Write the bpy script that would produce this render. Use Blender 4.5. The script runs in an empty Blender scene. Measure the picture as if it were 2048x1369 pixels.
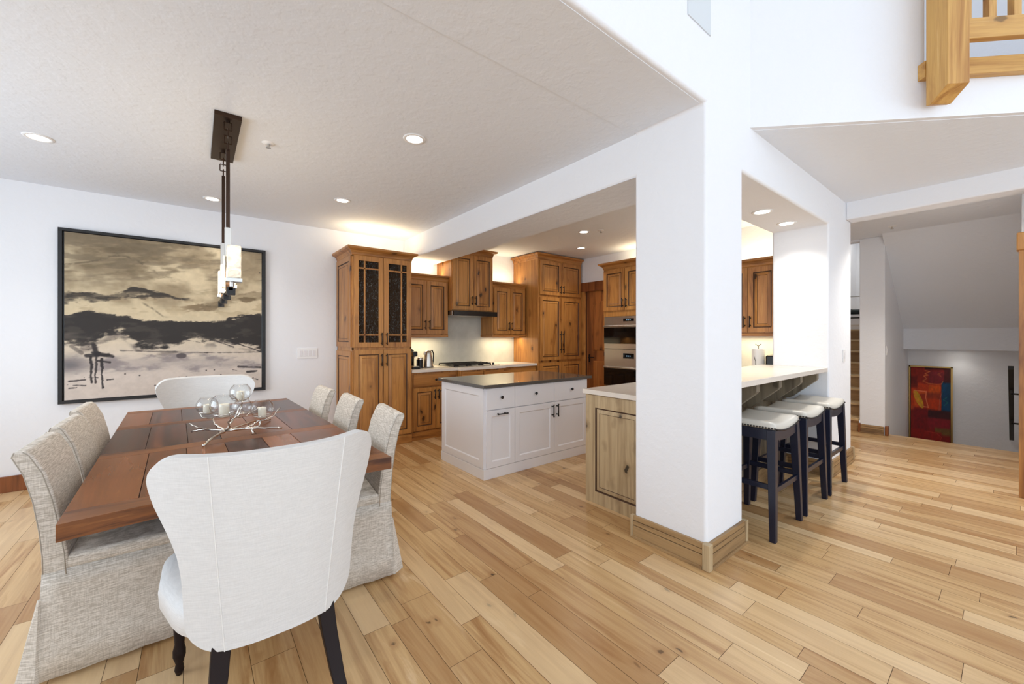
import bpy, bmesh, math, random
from math import sin, cos, pi, radians as R
from mathutils import Vector, Matrix, noise as mnoise
import numpy as np

random.seed(7)
sc = bpy.context.scene
col = sc.collection

# ------------------------------------------------------------------ camera
cam_d = bpy.data.cameras.new('camera')
cam = bpy.data.objects.new('camera', cam_d); col.objects.link(cam)
cam.location = (0, 0, 1.37)
cam.rotation_euler = (R(90), 0, -math.atan2(632, 798))
cam_d.sensor_width = 36.0
cam_d.lens = 36.0 * 798 / 2048
cam_d.shift_y = -11.5 / 2048
cam_d.clip_start = 0.02
sc.camera = cam

# ------------------------------------------------------------------ world, exposure
w = bpy.data.worlds.new('world'); sc.world = w; w.use_nodes = True
bg = w.node_tree.nodes['Background']
bg.inputs[0].default_value = (0.80, 0.90, 1.0, 1); bg.inputs[1].default_value = 1.0
sc.view_settings.view_transform = 'Standard'
sc.view_settings.look = 'None'
sc.view_settings.gamma = 1.0
sc.view_settings.exposure = 0.10
sc.view_settings.use_curve_mapping = False
sc.cycles.max_bounces = 12
sc.cycles.diffuse_bounces = 9
sc.cycles.transmission_bounces = 8
sc.cycles.sample_clamp_indirect = 6
sc.cycles.caustics_reflective = False
sc.cycles.caustics_refractive = False
sc.cycles.use_denoising = True

def area(name, loc, rot, sx, sy, power, color=(1, 1, 1), parent=None, spread=180):
    d = bpy.data.lights.new(name, 'AREA'); d.shape = 'RECTANGLE'; d.size = sx; d.size_y = sy
    d.energy = power; d.color = color; d.spread = R(spread)
    o = bpy.data.objects.new(name, d); col.objects.link(o); o.location = loc; o.rotation_euler = rot
    if parent: o.parent = parent
    return o
# daylight entering through the living room's window wall (behind the camera) and the left windows
DAY = (0.775, 0.885, 1.0)
area('daylight_rear_low', (2.6, -4.35, 1.45), (R(90), 0, 0), 5.2, 2.3, 84, DAY)
area('daylight_rear_high', (1.8, -4.35, 4.1), (R(80), 0, 0), 6.4, 2.2, 42, DAY)
area('daylight_left', (-2.45, -1.9, 1.6), (R(90), 0, R(-90)), 3.6, 2.3, 88, DAY)
area('daylight_dining', (-2.45, 3.2, 1.55), (R(90), 0, R(-90)), 2.6, 1.7, 50, DAY)
area('loft_area_lamp', (4.9, -2.0, 5.3), (0, 0, 0), 1.6, 2.2, 26, DAY)  # area lamp facing down under the closed ceiling, no window there
WARM = (1.0, 0.86, 0.66)

# ------------------------------------------------------------------ node helper
class NT:
    def __init__(s, name):
        s.m = bpy.data.materials.new(name); s.m.use_nodes = True
        s.t = s.m.node_tree; s.n = s.t.nodes; s.l = s.t.links
        s.b = s.n['Principled BSDF']
    def put(s, sock, v):
        if v is None: return
        if hasattr(v, 'is_output') or isinstance(v, bpy.types.NodeSocket): s.l.new(v, sock)
        else:
            if isinstance(v, (tuple, list)) and len(v) == 3 and sock.type == 'RGBA': v = (*v, 1)
            sock.default_value = v
    def math(s, op, a, b=None, c=None, clamp=False):
        n = s.n.new('ShaderNodeMath'); n.operation = op; n.use_clamp = clamp
        s.put(n.inputs[0], a)
        if b is not None: s.put(n.inputs[1], b)
        if c is not None: s.put(n.inputs[2], c)
        return n.outputs[0]
    def vm(s, op, a, b=None):
        n = s.n.new('ShaderNodeVectorMath'); n.operation = op
        s.put(n.inputs[0], a)
        if b is not None:
            s.put(n.inputs[3] if op == 'SCALE' else n.inputs[1], b)
        return n.outputs[0]
    def coord(s, which='Object'):
        return s.n.new('ShaderNodeTexCoord').outputs[which]
    def noise(s, vec, scale=5, detail=3, rough=.5, dist=0.0):
        n = s.n.new('ShaderNodeTexNoise'); s.put(n.inputs['Vector'], vec)
        n.inputs['Scale'].default_value = scale; n.inputs['Detail'].default_value = detail
        n.inputs['Roughness'].default_value = rough; n.inputs['Distortion'].default_value = dist
        return n.outputs['Fac']
    def vor(s, vec, scale=5, rnd=1.0):
        n = s.n.new('ShaderNodeTexVoronoi'); s.put(n.inputs['Vector'], vec); n.inputs['Scale'].default_value = scale
        n.inputs['Randomness'].default_value = rnd
        return n.outputs['Distance']
    def ramp(s, f, stops, mode='LINEAR'):
        n = s.n.new('ShaderNodeValToRGB'); n.color_ramp.interpolation = mode
        e = n.color_ramp.elements
        while len(e) < len(stops): e.new(0.5)
        for i, (p, c) in enumerate(stops):
            e[i].position = p; e[i].color = (*c, 1) if len(c) == 3 else c
        s.put(n.inputs[0], f); return n.outputs[0]
    def mix(s, f, a, b, mode='MIX'):
        n = s.n.new('ShaderNodeMix'); n.data_type = 'RGBA'; n.blend_type = mode
        s.put(n.inputs[0], f); s.put(n.inputs[6], a); s.put(n.inputs[7], b); return n.outputs[2]
    def rng(s, f, a, b, c=0, d=1):
        n = s.n.new('ShaderNodeMapRange'); n.inputs[1].default_value = a; n.inputs[2].default_value = b
        n.inputs[3].default_value = c; n.inputs[4].default_value = d; s.put(n.inputs[0], f); return n.outputs[0]
    def bump(s, h, strength=.2, dist=.002):
        n = s.n.new('ShaderNodeBump'); n.inputs['Strength'].default_value = strength
        n.inputs['Distance'].default_value = dist; s.put(n.inputs['Height'], h)
        s.l.new(n.outputs[0], s.b.inputs['Normal'])
    def set(s, **k):
        for a, v in k.items(): s.put(s.b.inputs[a.replace('_', ' ')], v)
        return s.m

def lin(c):
    return tuple(((x / 255) / 12.92 if x / 255 <= .04045 else ((x / 255 + .055) / 1.055) ** 2.4) for x in c)

def plain(name, c, rough=.5, metal=0, **k):
    t = NT(name); t.set(Base_Color=lin(c), Roughness=rough, Metallic=metal, **k); return t.m

def plaster(name, c, scale=55, st=.25):
    t = NT(name); v = t.coord()
    n = t.noise(v, scale, 4, .6); n2 = t.noise(v, scale * .35, 3, .5)
    t.bump(t.math('ADD', n, t.rng(n2, .45, .6)), st, .0025)
    t.set(Base_Color=lin(c), Roughness=.75); return t.m

def wood(name, base, dark, light, axis='Z', island=False, knots=.5, rough=.42, gscale=1.0, tone=.25, bumpy=.12, objrand=True, figure=.16, sk=.22, dk=1.0, kr=.145, kf=5.5):
    t = NT(name); v = t.coord()
    if island:
        ri = t.n.new('ShaderNodeNewGeometry').outputs['Random Per Island']
    else:
        ri = t.n.new('ShaderNodeObjectInfo').outputs['Random']
    off = t.vm('SCALE', (13.7, 7.9, 21.3), ri) if (island or objrand) else None
    if off is not None: v = t.vm('ADD', v, off)
    st = {'X': (.09, 1, 1), 'Y': (1, .09, 1), 'Z': (1, 1, .09)}[axis]
    vs = t.vm('MULTIPLY', v, st)
    warp = t.noise(vs, 5 * gscale, 2, .5)
    broad = t.noise(vs, 6.5 * gscale, 5, .62, 2.2)
    fv = t.vm('MULTIPLY', v, tuple(.03 if a == .09 else 1 for a in st))
    fine = t.noise(fv, 130 * gscale, 3, .6)
    c = t.ramp(broad, [(.30 - (1 - dk) * .15, lin(dark)), (.40 - (1 - dk) * .12, lin(tuple(.55 * a + .45 * b for a, b in zip(base, dark)))), (.50, lin(base)), (.62, lin(base)), (.74, lin(light))])
    streak = t.noise(fv, 34 * gscale, 3, .5)
    c = t.mix(t.rng(streak, .48, .72, 0, sk), c, lin(dark))
    c = t.mix(t.rng(fine, .4, .75, 0, .28), c, lin(dark))
    # growth-ring figure
    wv = t.n.new('ShaderNodeTexWave'); wv.wave_type = 'RINGS'
    wv.rings_direction = {'X': 'X', 'Y': 'Y', 'Z': 'Z'}[axis]
    wvv = t.vm('ADD', t.vm('MULTIPLY', vs, (1.0, 1.0, 1.0)), t.vm('SCALE', (1, 1, 1), t.rng(warp, 0, 1, -.12, .12)))
    t.put(wv.inputs['Vector'], wvv); wv.inputs['Scale'].default_value = 6 * gscale
    wv.inputs['Distortion'].default_value = 5; wv.inputs['Detail'].default_value = 3; wv.inputs['Detail Scale'].default_value = 1.5
    c = t.mix(t.rng(wv.outputs['Fac'], .6, 1, 0, figure), c, lin(dark))
    if knots > 0:
        v = t.vm('ADD', v, t.vm('SCALE', (1, .6, .8), t.rng(t.noise(v, 14, 2), 0, 1, -.03, .03)))
        skk = {'X': (.55, 1, 1), 'Y': (1, .55, 1), 'Z': (1, 1, .55)}[axis]
        kd = t.vor(t.vm('MULTIPLY', v, skk), kf)
        ks = t.rng(t.math('ADD', kd, t.math('MULTIPLY', fine, .05)), kr, kr * .7, 0, min(knots, .95))
        halo = t.rng(kd, kr * 1.9, kr * .9, 0, min(knots, .95) * .5)
        c = t.mix(halo, c, lin(dark)); c = t.mix(ks, c, lin(tuple(x * .35 for x in dark)))
    if tone:
        k = t.math('FRACT', t.math('MULTIPLY', ri, 17.31))
        c = t.mix(t.rng(k, .55, 1, 0, tone * 1.6), c, lin(dark))
        c = t.mix(t.rng(k, .45, 0, 0, tone * 1.3), c, lin(light))
    if bumpy: t.bump(fine, bumpy, .001)
    t.set(Base_Color=c, Roughness=rough); return t.m

def fabric(name, c1, c2, scale=1.0, sheen=.2, slub=.5):
    t = NT(name); v = t.coord()
    a = t.noise(t.vm('MULTIPLY', v, (22, 22, 360)), scale, 3, .6)
    b = t.noise(t.vm('MULTIPLY', v, (300, 300, 30)), scale, 2, .6)
    m = t.math('ADD', t.math('MULTIPLY', a, .72), t.math('MULTIPLY', b, .28))
    c = t.mix(t.rng(m, .5 - .14 / max(slub, .01) * .5, .5 + .14 / max(slub, .01) * .5), lin(c1), lin(c2))
    t.bump(m, .25, .0015)
    t.set(Base_Color=c, Roughness=.9, Sheen_Weight=sheen); return t.m

def emit(name, c, s):
    t = NT(name); t.set(Base_Color=lin(c), Emission_Color=(*lin(c), 1), Emission_Strength=s); return t.m

def glass(name, c=(255, 255, 255), rough=.0, alpha=None, ior=1.45):
    # thin clear glass: transparent straight through, mirror-like by Fresnel
    t = NT(name)
    for n in list(t.n):
        if n.type != 'OUTPUT_MATERIAL': t.n.remove(n)
    o = [n for n in t.n if n.type == 'OUTPUT_MATERIAL'][0]
    tr = t.n.new('ShaderNodeBsdfTransparent'); tr.inputs[0].default_value = (*lin(c), 1)
    gl = t.n.new('ShaderNodeBsdfGlossy'); gl.inputs['Roughness'].default_value = rough + .03
    lw = t.n.new('ShaderNodeLayerWeight'); lw.inputs[0].default_value = .5
    mr = t.n.new('ShaderNodeMapRange'); mr.inputs[3].default_value = .07; mr.inputs[4].default_value = .85
    t.l.new(t.math('POWER', lw.outputs['Facing'], 2.0), mr.inputs[0])
    mx = t.n.new('ShaderNodeMixShader'); t.l.new(mr.outputs[0], mx.inputs[0])
    t.l.new(tr.outputs[0], mx.inputs[1]); t.l.new(gl.outputs[0], mx.inputs[2]); t.l.new(mx.outputs[0], o.inputs[0])
    return t.m

M = {}
M['wall'] = plaster('white_plaster', (234, 236, 240))
M['ceil'] = plaster('ceiling_plaster', (229, 234, 241), 45, .35)
M['floor'] = wood('oak_planks', (206, 170, 120), (158, 112, 66), (230, 202, 160), 'Y', island=True, knots=.85, rough=.30, tone=.42, kr=.10, kf=6.5, figure=.3, sk=.3, gscale=1.0)
M['gap'] = plain('plank_gap', (70, 48, 28), .9)
M['alder'] = wood('knotty_alder', (190, 132, 68), (114, 66, 28), (218, 166, 94), 'Z', knots=1, rough=.36, tone=.12, dk=.7)
M['alderx'] = wood('knotty_alder_horizontal', (182, 124, 62), (108, 62, 26), (208, 154, 86), 'X', knots=.7, rough=.38, tone=.1)
M['glaze'] = plain('dark_glaze', (66, 38, 18), .5)
M['pale'] = wood('pale_alder', (190, 168, 132), (124, 100, 70), (204, 186, 154), 'Z', knots=1, rough=.5, tone=.06, sk=.16, dk=.4, figure=.12, kf=8.5, kr=.19)  # greyer, paler tone than the cabinet alder
M['palex'] = wood('pale_alder_horizontal', (170, 138, 96), (98, 70, 42), (194, 164, 122), 'X', knots=.7, rough=.5, tone=.15)
M['paley'] = wood('pale_alder_lengthwise', (170, 138, 96), (98, 70, 42), (194, 164, 122), 'Y', knots=.7, rough=.5, tone=.15)
M['grey'] = wood('grey_alder', (128, 116, 96), (84, 74, 60), (150, 138, 116), 'Z', knots=.6, rough=.5, tone=.1)
M['post'] = wood('honey_timber', (206, 160, 88), (160, 108, 48), (226, 186, 120), 'Z', knots=.7, rough=.45, tone=.1)
M['postx'] = wood('honey_timber_rail', (206, 160, 88), (160, 108, 48), (226, 186, 120), 'X', knots=.6, rough=.45, tone=.1)
M['redwood'] = wood('red_stained_alder', (140, 82, 42), (88, 44, 18), (166, 106, 58), 'Z', knots=.7, rough=.35, tone=.1)
M['doorwood'] = wood('figured_door_wood', (160, 98, 48), (84, 44, 20), (192, 132, 76), 'Z', knots=1.0, rough=.35, tone=.1, gscale=.6)
M['tabley'] = wood('walnut_table_planks', (104, 50, 24), (38, 15, 7), (164, 98, 44), 'Y', island=True, knots=.5, rough=.27, tone=.5, figure=.6, sk=.5, dk=1.25, gscale=.8)
M['tablex'] = wood('walnut_table_rails', (134, 80, 38), (70, 34, 14), (172, 112, 58), 'X', island=True, sk=.4, dk=1.2, knots=.3, rough=.36, tone=.1)
M['tread'] = wood('stair_tread', (214, 186, 140), (176, 140, 96), (228, 204, 164), 'Y', knots=.4, rough=.4, tone=.1)
M['riser'] = wood('stair_riser', (176, 138, 92), (128, 92, 54), (196, 160, 112), 'Y', knots=.4, rough=.45, tone=.3)
M['linen'] = fabric('slub_linen', (178, 169, 156), (224, 217, 207), 1, .1, .8)
M['wing'] = fabric('ivory_upholstery', (212, 212, 211), (224, 224, 223), 1, .1, .5)
M['pipe'] = plain('fabric_piping', (166, 158, 146), .9)
M['seam'] = plain('ivory_welt', (232, 231, 229), .9)
M['espresso'] = plain('espresso_leg', (30, 19, 18), .5, 0, Specular_IOR_Level=.2)
M['navy'] = plain('navy_black_wood', (18, 22, 42), .34)
M['leather'] = plain('pale_leather', (208, 204, 194), .32)
M['stud'] = plain('nailhead', (70, 66, 64), .3, 1)
M['white'] = plain('white_paint', (226, 225, 228), .42)
M['whitepl'] = plain('white_plastic', (236, 236, 236), .35)
M['black'] = plain('black_metal', (26, 24, 24), .38, .3)
M['bronze'] = plain('dark_bronze', (66, 50, 40), .33, .85)
M['blkpl'] = plain('black_plastic', (16, 16, 17), .25)
M['blkglass'] = plain('black_glass', (8, 8, 9), .05)
M['steel'] = plain('brushed_steel', (196, 190, 182), .28, 1)
M['nickel'] = plain('satin_nickel', (196, 194, 190), .3, 1)
M['silver'] = plain('polished_silver', (215, 212, 205), .14, 1)
M['iron'] = plain('cast_iron', (34, 30, 28), .55, .2)
M['candle'] = plain('ivory_wax', (240, 232, 212), .5)
M['frame'] = plain('black_frame', (22, 21, 22), .5)
M['gold'] = plain('gold_frame', (186, 156, 96), .3, .9)
M['bulb'] = emit('led_lens', (255, 248, 236), 14)
M['glassclear'] = glass('clear_glass', (252, 253, 253))
M['vent'] = plain('return_grille', (212, 218, 222), .6)
M['cord'] = plain('dark_blanket', (44, 50, 50), .95)
def quartz(name, c, sp, rough, amt=.1):
    t = NT(name); v = t.coord(); n = t.noise(v, 6, 5, .6); n2 = t.noise(v, 260, 2, .6)
    cc = t.mix(t.rng(n, .35, .7, 0, amt * 2), lin(c), lin(sp)); cc = t.mix(t.rng(n2, .5, .75, 0, amt), cc, lin(sp))
    t.set(Base_Color=cc, Roughness=rough); return t.m
M['quartz'] = quartz('pale_quartz', (226, 218, 208), (200, 190, 178), .22)
M['dkquartz'] = quartz('dark_grey_quartz', (84, 80, 76), (100, 96, 92), .1)
M['splash'] = quartz('stone_backsplash', (208, 208, 200), (180, 180, 172), .35, .25)
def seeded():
    t = NT('seeded_glass_painted_glints'); v = t.coord()
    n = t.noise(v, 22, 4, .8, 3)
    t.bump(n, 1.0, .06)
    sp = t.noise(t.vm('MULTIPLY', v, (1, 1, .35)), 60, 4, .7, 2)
    c = t.ramp(sp, [(.49, lin((26, 30, 31))), (.58, lin((60, 66, 68))), (.68, lin((160, 168, 168)))])  # pale specks painted into the colour in place of reflected glints
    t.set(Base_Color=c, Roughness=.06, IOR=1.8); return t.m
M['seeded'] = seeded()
def shade_mat():
    t = NT('lit_alabaster_glass'); v = t.coord(); n = t.noise(v, 18, 4, .6, 1)
    e = t.rng(n, .35, .7, .12, 1.0)
    t.set(Base_Color=lin((214, 202, 180)), Roughness=.25, Emission_Color=(1, .90, .72, 1), Emission_Strength=e); return t.m
M['shade'] = shade_mat()

# ------------------------------------------------------------------ mesh helper
class MB:
    def __init__(s): s.v = []; s.f = []; s.m = []
    def add(s, vs, fs, m=0):
        o = len(s.v); s.v += [tuple(x) for x in vs]; s.f += [tuple(i + o for i in f) for f in fs]; s.m += [m] * len(fs); return s
    def box(s, x0, x1, y0, y1, z0, z1, m=0):
        vs = [(x, y, z) for z in (z0, z1) for y in (y0, y1) for x in (x0, x1)]
        return s.add(vs, [(0, 2, 3, 1), (4, 5, 7, 6), (0, 1, 5, 4), (2, 6, 7, 3), (0, 4, 6, 2), (1, 3, 7, 5)], m)
    def prism(s, poly, a, b, ax='Z', m=0):
        n = len(poly)
        def P(p, h):
            return {'Z': (p[0], p[1], h), 'Y': (p[0], h, p[1]), 'X': (h, p[0], p[1])}[ax]
        vs = [P(p, a) for p in poly] + [P(p, b) for p in poly]
        fs = [tuple(range(n))[::-1], tuple(range(n, 2 * n))] + [(i, (i + 1) % n, (i + 1) % n + n, i + n) for i in range(n)]
        return s.add(vs, fs, m)
    def loft(s, rings, m=0, cap=True, closed=True):
        n = len(rings[0]); vs = [p for r in rings for p in r]; fs = []
        for k in range(len(rings) - 1):
            for i in range(n if closed else n - 1):
                j = (i + 1) % n
                fs.append((k * n + i, k * n + j, (k + 1) * n + j, (k + 1) * n + i))
        if cap:
            fs.append(tuple(range(n))[::-1]); fs.append(tuple(range((len(rings) - 1) * n, len(rings) * n)))
        return s.add(vs, fs, m)
    def cyl(s, p0, p1, r0, r1=None, n=16, m=0, cap=True):
        r1 = r0 if r1 is None else r1
        return s.tube([p0, p1], [r0, r1], n, m, cap)
    def tube(s, path, rad, n=8, m=0, cap=True):
        path = [Vector(p) for p in path]
        if not isinstance(rad, (list, tuple)): rad = [rad] * len(path)
        rings = []; up = None
        for i, p in enumerate(path):
            d = (path[min(i + 1, len(path) - 1)] - path[max(i - 1, 0)]).normalized()
            if up is None:
                up = Vector((0, 0, 1)) if abs(d.z) < .9 else Vector((1, 0, 0))
            a = d.cross(up).normalized(); b = a.cross(d).normalized(); up = b
            rings.append([p + (a * cos(2 * pi * k / n) + b * sin(2 * pi * k / n)) * rad[i] for k in range(n)])
        return s.loft(rings, m, cap)
    def lathe(s, prof, c=(0, 0, 0), n=24, m=0, cap=False):
        rings = [[(c[0] + r * cos(2 * pi * k / n), c[1] + r * sin(2 * pi * k / n), c[2] + z) for k in range(n)] for r, z in prof]
        return s.loft(rings, m, cap)
    def build(s, name, mats, parent=None, bevel=0, seg=2, smooth=False, sub=0, loc=None):
        me = bpy.data.meshes.new(name); me.from_pydata(s.v, [], s.f)
        if not isinstance(mats, (list, tuple)): mats = [mats]
        for m in mats: me.materials.append(M[m] if isinstance(m, str) else m)
        me.polygons.foreach_set('material_index', s.m)
        bm = bmesh.new(); bm.from_mesh(me); bmesh.ops.recalc_face_normals(bm, faces=bm.faces); bm.to_mesh(me); bm.free()
        if smooth or bevel: me.polygons.foreach_set('use_smooth', [True] * len(me.polygons))
        o = bpy.data.objects.new(name, me); col.objects.link(o)
        if bevel:
            b = o.modifiers.new('bevel', 'BEVEL'); b.width = bevel; b.segments = seg; b.limit_method = 'ANGLE'; b.angle_limit = R(35)
            b.harden_normals = True
        if sub:
            b = o.modifiers.new('subd', 'SUBSURF'); b.levels = sub; b.render_levels = sub
        if parent: o.parent = parent
        if loc: o.location = loc
        return o

def thing(name, label, cat, loc=(0, 0, 0), rz=0, group=None):
    o = bpy.data.objects.new(name, None); col.objects.link(o); o.empty_display_size = .1
    o.location = loc; o.rotation_euler = (0, 0, rz); o['label'] = label; o['category'] = cat
    if group: o['group'] = group
    return o
def tag(o, label, cat, group=None):
    o['label'] = label; o['category'] = cat
    if group: o['group'] = group
    return o
def struct(o, label=None):
    o['kind'] = 'structure'
    if label: o['label'] = label
    return o
def copy_tree(o, parent=None):
    c = o.copy(); col.objects.link(c)
    if parent: c.parent = parent
    for ch in list(o.children): copy_tree(ch, c)
    return c

# ------------------------------------------------------------------ floor: individual boards in one mesh
mb = MB()
def planks(x0, x1, y0, y1):
    x = x0; i = 0
    ws = [.125, .095, .165, .11, .145]
    while x < x1 - .01:
        wd = min(ws[i % 5], x1 - x); y = y0 - random.random() * .8; i += 1
        while y < y1:
            L = random.uniform(.45, 1.35); a, b = max(y, y0), min(y + L, y1)
            if b > a + .01:
                g = .0009
                mb.add([(x + g, a + g, 0), (x + wd - g, a + g, 0), (x + wd - g, b - g, 0), (x + g, b - g, 0)], [(0, 1, 2, 3)], 0)
            y += L
        x += wd
planks(-2.6, 5.56, -4.5, 5.5)
planks(5.56, 7.60, -.04, 3.0)
mb.add([(-2.6, -4.5, -.0015), (5.56, -4.5, -.0015), (5.56, 5.5, -.0015), (-2.6, 5.5, -.0015)], [(0, 1, 2, 3)], 1)
mb.add([(5.56, -.04, -.0015), (7.60, -.04, -.0015), (7.60, 3, -.0015), (5.56, 3, -.0015)], [(0, 1, 2, 3)], 1)
mb.box(-2.6, 5.56, -4.5, 5.5, -.2, -.003, 1).box(5.56, 7.60, -.04, 3.0, -.2, -.003, 1)
struct(mb.build('floor', ['floor', 'gap']))

# ------------------------------------------------------------------ walls, beams, ceilings
def wallbox(name, x0, x1, y0, y1, z0, z1, mat='wall', bevel=0):
    return struct(MB().box(x0, x1, y0, y1, z0, z1).build(name, mat, bevel=bevel, seg=4))
YB, YT = 1.13, 1.62      # front plane and back plane of the pillar wall
wallbox('wall_back', -2.75, 5.6, 5.5, 5.65, 0, 2.95)
wallbox('wall_kitchen', 5.45, 5.6, YT, 5.5, 0, 2.95)
_o = [(-2.75, 2.75), (2.355, 2.75), (2.355, 0), (2.855, 0), (2.855, 2.47), (4.84, 2.47), (4.84, 0), (5.67, 0), (5.67, 5.7), (-2.75, 5.7)]
struct(MB().prism(_o, YB, YT, 'Y').build('wall_front', 'wall', bevel=.02, seg=4))
struct(MB().box(2.355, 2.84, YT - .03, 5.495, 2.46, 2.8).build('wall_beam', 'wall', bevel=.02, seg=4))
struct(MB().box(2.36, 2.84, YT - .03, 5.5, 2.4595, 2.461).build('trim_1', 'ceil'))
mb = MB().box(-2.7, 5.5, YT - .01, 5.55, 2.75, 2.9).box(-2.7, 2.33, YB + .03, YT, 2.747, 2.76)
struct(mb.build('ceiling', 'ceil'))
# window openings of the living room, behind and left of the camera
def wall_with_windows(name, axis, pos, th, a0, a1, z1, wins):
    mb = MB()
    xs = sorted(set([a0, a1] + [v for w_ in wins for v in w_[:2]])); zs = sorted(set([0, z1] + [v for w_ in wins for v in w_[2:]]))
    for i in range(len(xs) - 1):
        for j in range(len(zs) - 1):
            cx, cz = (xs[i] + xs[i + 1]) / 2, (zs[j] + zs[j + 1]) / 2
            if any(w_[0] < cx < w_[1] and w_[2] < cz < w_[3] for w_ in wins): continue
            if axis == 'Y': mb.box(xs[i], xs[i + 1], pos, pos + th, zs[j], zs[j + 1])
            else: mb.box(pos, pos + th, xs[i], xs[i + 1], zs[j], zs[j + 1])
    struct(mb.build(name, 'wall'))
wall_with_windows('wall_rear', 'Y', -4.65, .15, -2.75, 5.7, 5.7, [(0, 2.5, .3, 2.6), (2.7, 5.2, .3, 2.6), (-1.4, 1.8, 3.0, 5.2), (2.0, 5.2, 3.0, 5.2)])
wall_with_windows('wall_left', 'X', -2.75, .15, -4.65, 5.5, 5.7, [(-3.7, -1.95, .4, 2.6), (-1.75, 0.0, .4, 2.6), (1.9, 4.5, .7, 2.4)])
k = 0
for ax, pos, a, b, z0, z1 in [('Y', -4.6, 0, 2.5, .3, 2.6), ('Y', -4.6, 2.7, 5.2, .3, 2.6), ('Y', -4.6, -1.4, 1.8, 3.0, 5.2), ('Y', -4.6, 2.0, 5.2, 3.0, 5.2),
                              ('X', -2.7, -3.7, -1.95, .4, 2.6), ('X', -2.7, -1.75, 0, .4, 2.6), ('X', -2.7, 1.9, 4.5, .7, 2.4)]:
    k += 1; mb = MB(); m = (a + b) / 2
    for u0, u1, v0, v1 in [(a, a + .06, z0, z1), (b - .06, b, z0, z1), (m - .025, m + .025, z0, z1), (a, b, z0, z0 + .06), (a, b, z1 - .06, z1)]:
        if ax == 'Y': mb.box(u0, u1, pos, pos + .07, v0, v1)
        else: mb.box(pos, pos + .07, u0, u1, v0, v1)
    struct(mb.build('window_%d' % k, 'white'))
struct(MB().box(-2.75, 9.6, -4.65, 1.4, 5.7, 5.85).build('ceiling', 'wall'))
# diagonal loft wall, soffit, hall header
u = Vector((.7071, -.7071, 0)); nrm = Vector((-.7071, -.7071, 0))
P0 = Vector((2.975, YB, 0))
def dq(s0, s1, d0, d1):       # plan quad along the diagonal: s along it, d outward (towards the room)
    return [tuple((P0 + u * s + nrm * d)[:2]) for s, d in ((s0, d0), (s1, d0), (s1, d1), (s0, d1))]
S_OPEN = (Vector((3.734, .371, 0)) - P0).length
mb = MB(); mb.prism(dq(-.02, 6.5, -.14, 0), 2.80, 3.06); mb.prism(dq(0, S_OPEN, -.14, 0), 3.06, 5.7); mb.prism(dq(3.2, 6.5, -.14, 0), 3.06, 5.7)
struct(mb.build('wall_loft', 'wall'))
mb = MB(); mb.prism([(3.02, YB + .01), (5.47, YB + .01), (5.47, -1.32)], 2.797, 3.04)
struct(mb.build('ceiling', 'ceil'))
struct(MB().box(5.67, 5.8, -3.5, YB, 3.0, 5.7).build('wall_loft', 'wall'))
wallbox('wall_hall_header', 5.45, 5.67, -3.6, YB, 2.615, 3.0, bevel=.015)
wallbox('wall_living_right', 5.52, 5.67, -4.6, -.045, 0, 2.62)
# hall and stairwell
struct(MB().box(5.60, 7.6, -.1, 3.1, 2.76, 2.9).build('ceiling', 'ceil'))
wallbox('wall_hall', 7.45, 9.5, 1.12, 1.39, -1.6, 2.76, bevel=.01)
wallbox('wall_hall_end', 7.45, 7.6, 2.35, 3.1, 0, 2.76)
wallbox('wall_hall_far', 5.6, 7.6, 3.0, 3.1, 0, 2.76)
wallbox('wall_stair_right', 5.67, 9.5, -.17, -.035, -1.6, 2.76)
wallbox('wall_stair_end', 9.38, 9.5, -.1, 1.2, -1.6, 1.6)
mb = MB(); mb.prism([(7.28, 2.76), (8.90, 1.49), (8.90, 1.165), (9.5, 1.165), (9.5, 2.9), (7.28, 2.9)], -.06, 1.125, 'Y')
struct(mb.build('ceiling', 'ceil'))
wallbox('wall_upstair', 7.45, 12.6, 2.3, 2.42, 0, 4.4)
wallbox('wall_upstair', 9.5, 12.6, 1.27, 1.39, 0, 4.4)
wallbox('wall_upstair_end', 12.0, 12.12, 1.3, 2.4, 0, 4.4)
struct(MB().box(7.6, 12.6, 1.2, 2.5, 4.3, 4.4).build('ceiling', 'wall'))
struct(MB().box(7.45, 7.6, 1.39, 2.35, 2.73, 4.4).build('wall_hall', 'wall'))

# baseboards: rough layered boards, block at the outer corners, shoe moulding at the floor
def baseboard(name, x0, x1, y0, y1, face, mats=('palex', 'glaze'), h=.15):
    mb = MB(); t = .022
    for z0, z1, g in ((0, h * .54, 0), (h * .565, h * .76, .003), (h * .785, h, .003)):
        if face == '-Y': mb.box(x0, x1, y0 - t + g, y0, z0, z1)
        if face == '-X': mb.box(x0 - t + g, x0, y0, y1, z0, z1)
    if face == '-Y':
        mb.box(x0, x1, y0 - t + .012, y0, 0, h - .004, 1); mb.box(x0, x1, y0 - t - .012, y0 - t, 0, .018)
    else:
        mb.box(x0 - t + .012, x0, y0, y1, 0, h - .004, 1); mb.box(x0 - t - .012, x0 - t, y0, y1, 0, .018)
    return struct(mb.build(name, list(mats), bevel=.002))
def corner_block(x, y, name='trim_2', h=.156):
    return struct(MB().box(x - .034, x + .012, y - .034, y + .012, 0, h).build(name, 'pale', bevel=.006))
baseboard('baseboard_pillar_front', 2.367, 2.855, YB, 0, '-Y')
baseboard('baseboard_pillar_left', 2.355, 0, YB + .012, YT, '-X', ('paley', 'glaze'))
corner_block(2.355, YB); 
struct(MB().box(2.84, 2.872, YB - .03, YB + .01, 0, .152).build('trim_3', 'pale', bevel=.004))
struct(MB().box(2.33, 2.36, YT, YT + .02, 0, .152).build('trim_4', 'pale', bevel=.004))
baseboard('baseboard_bar_end', 4.852, 5.67, YB, 0, '-Y')
baseboard('baseboard_bar_end_left', 4.84, 0, YB + .012, YT, '-X', ('paley', 'glaze'))
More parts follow.
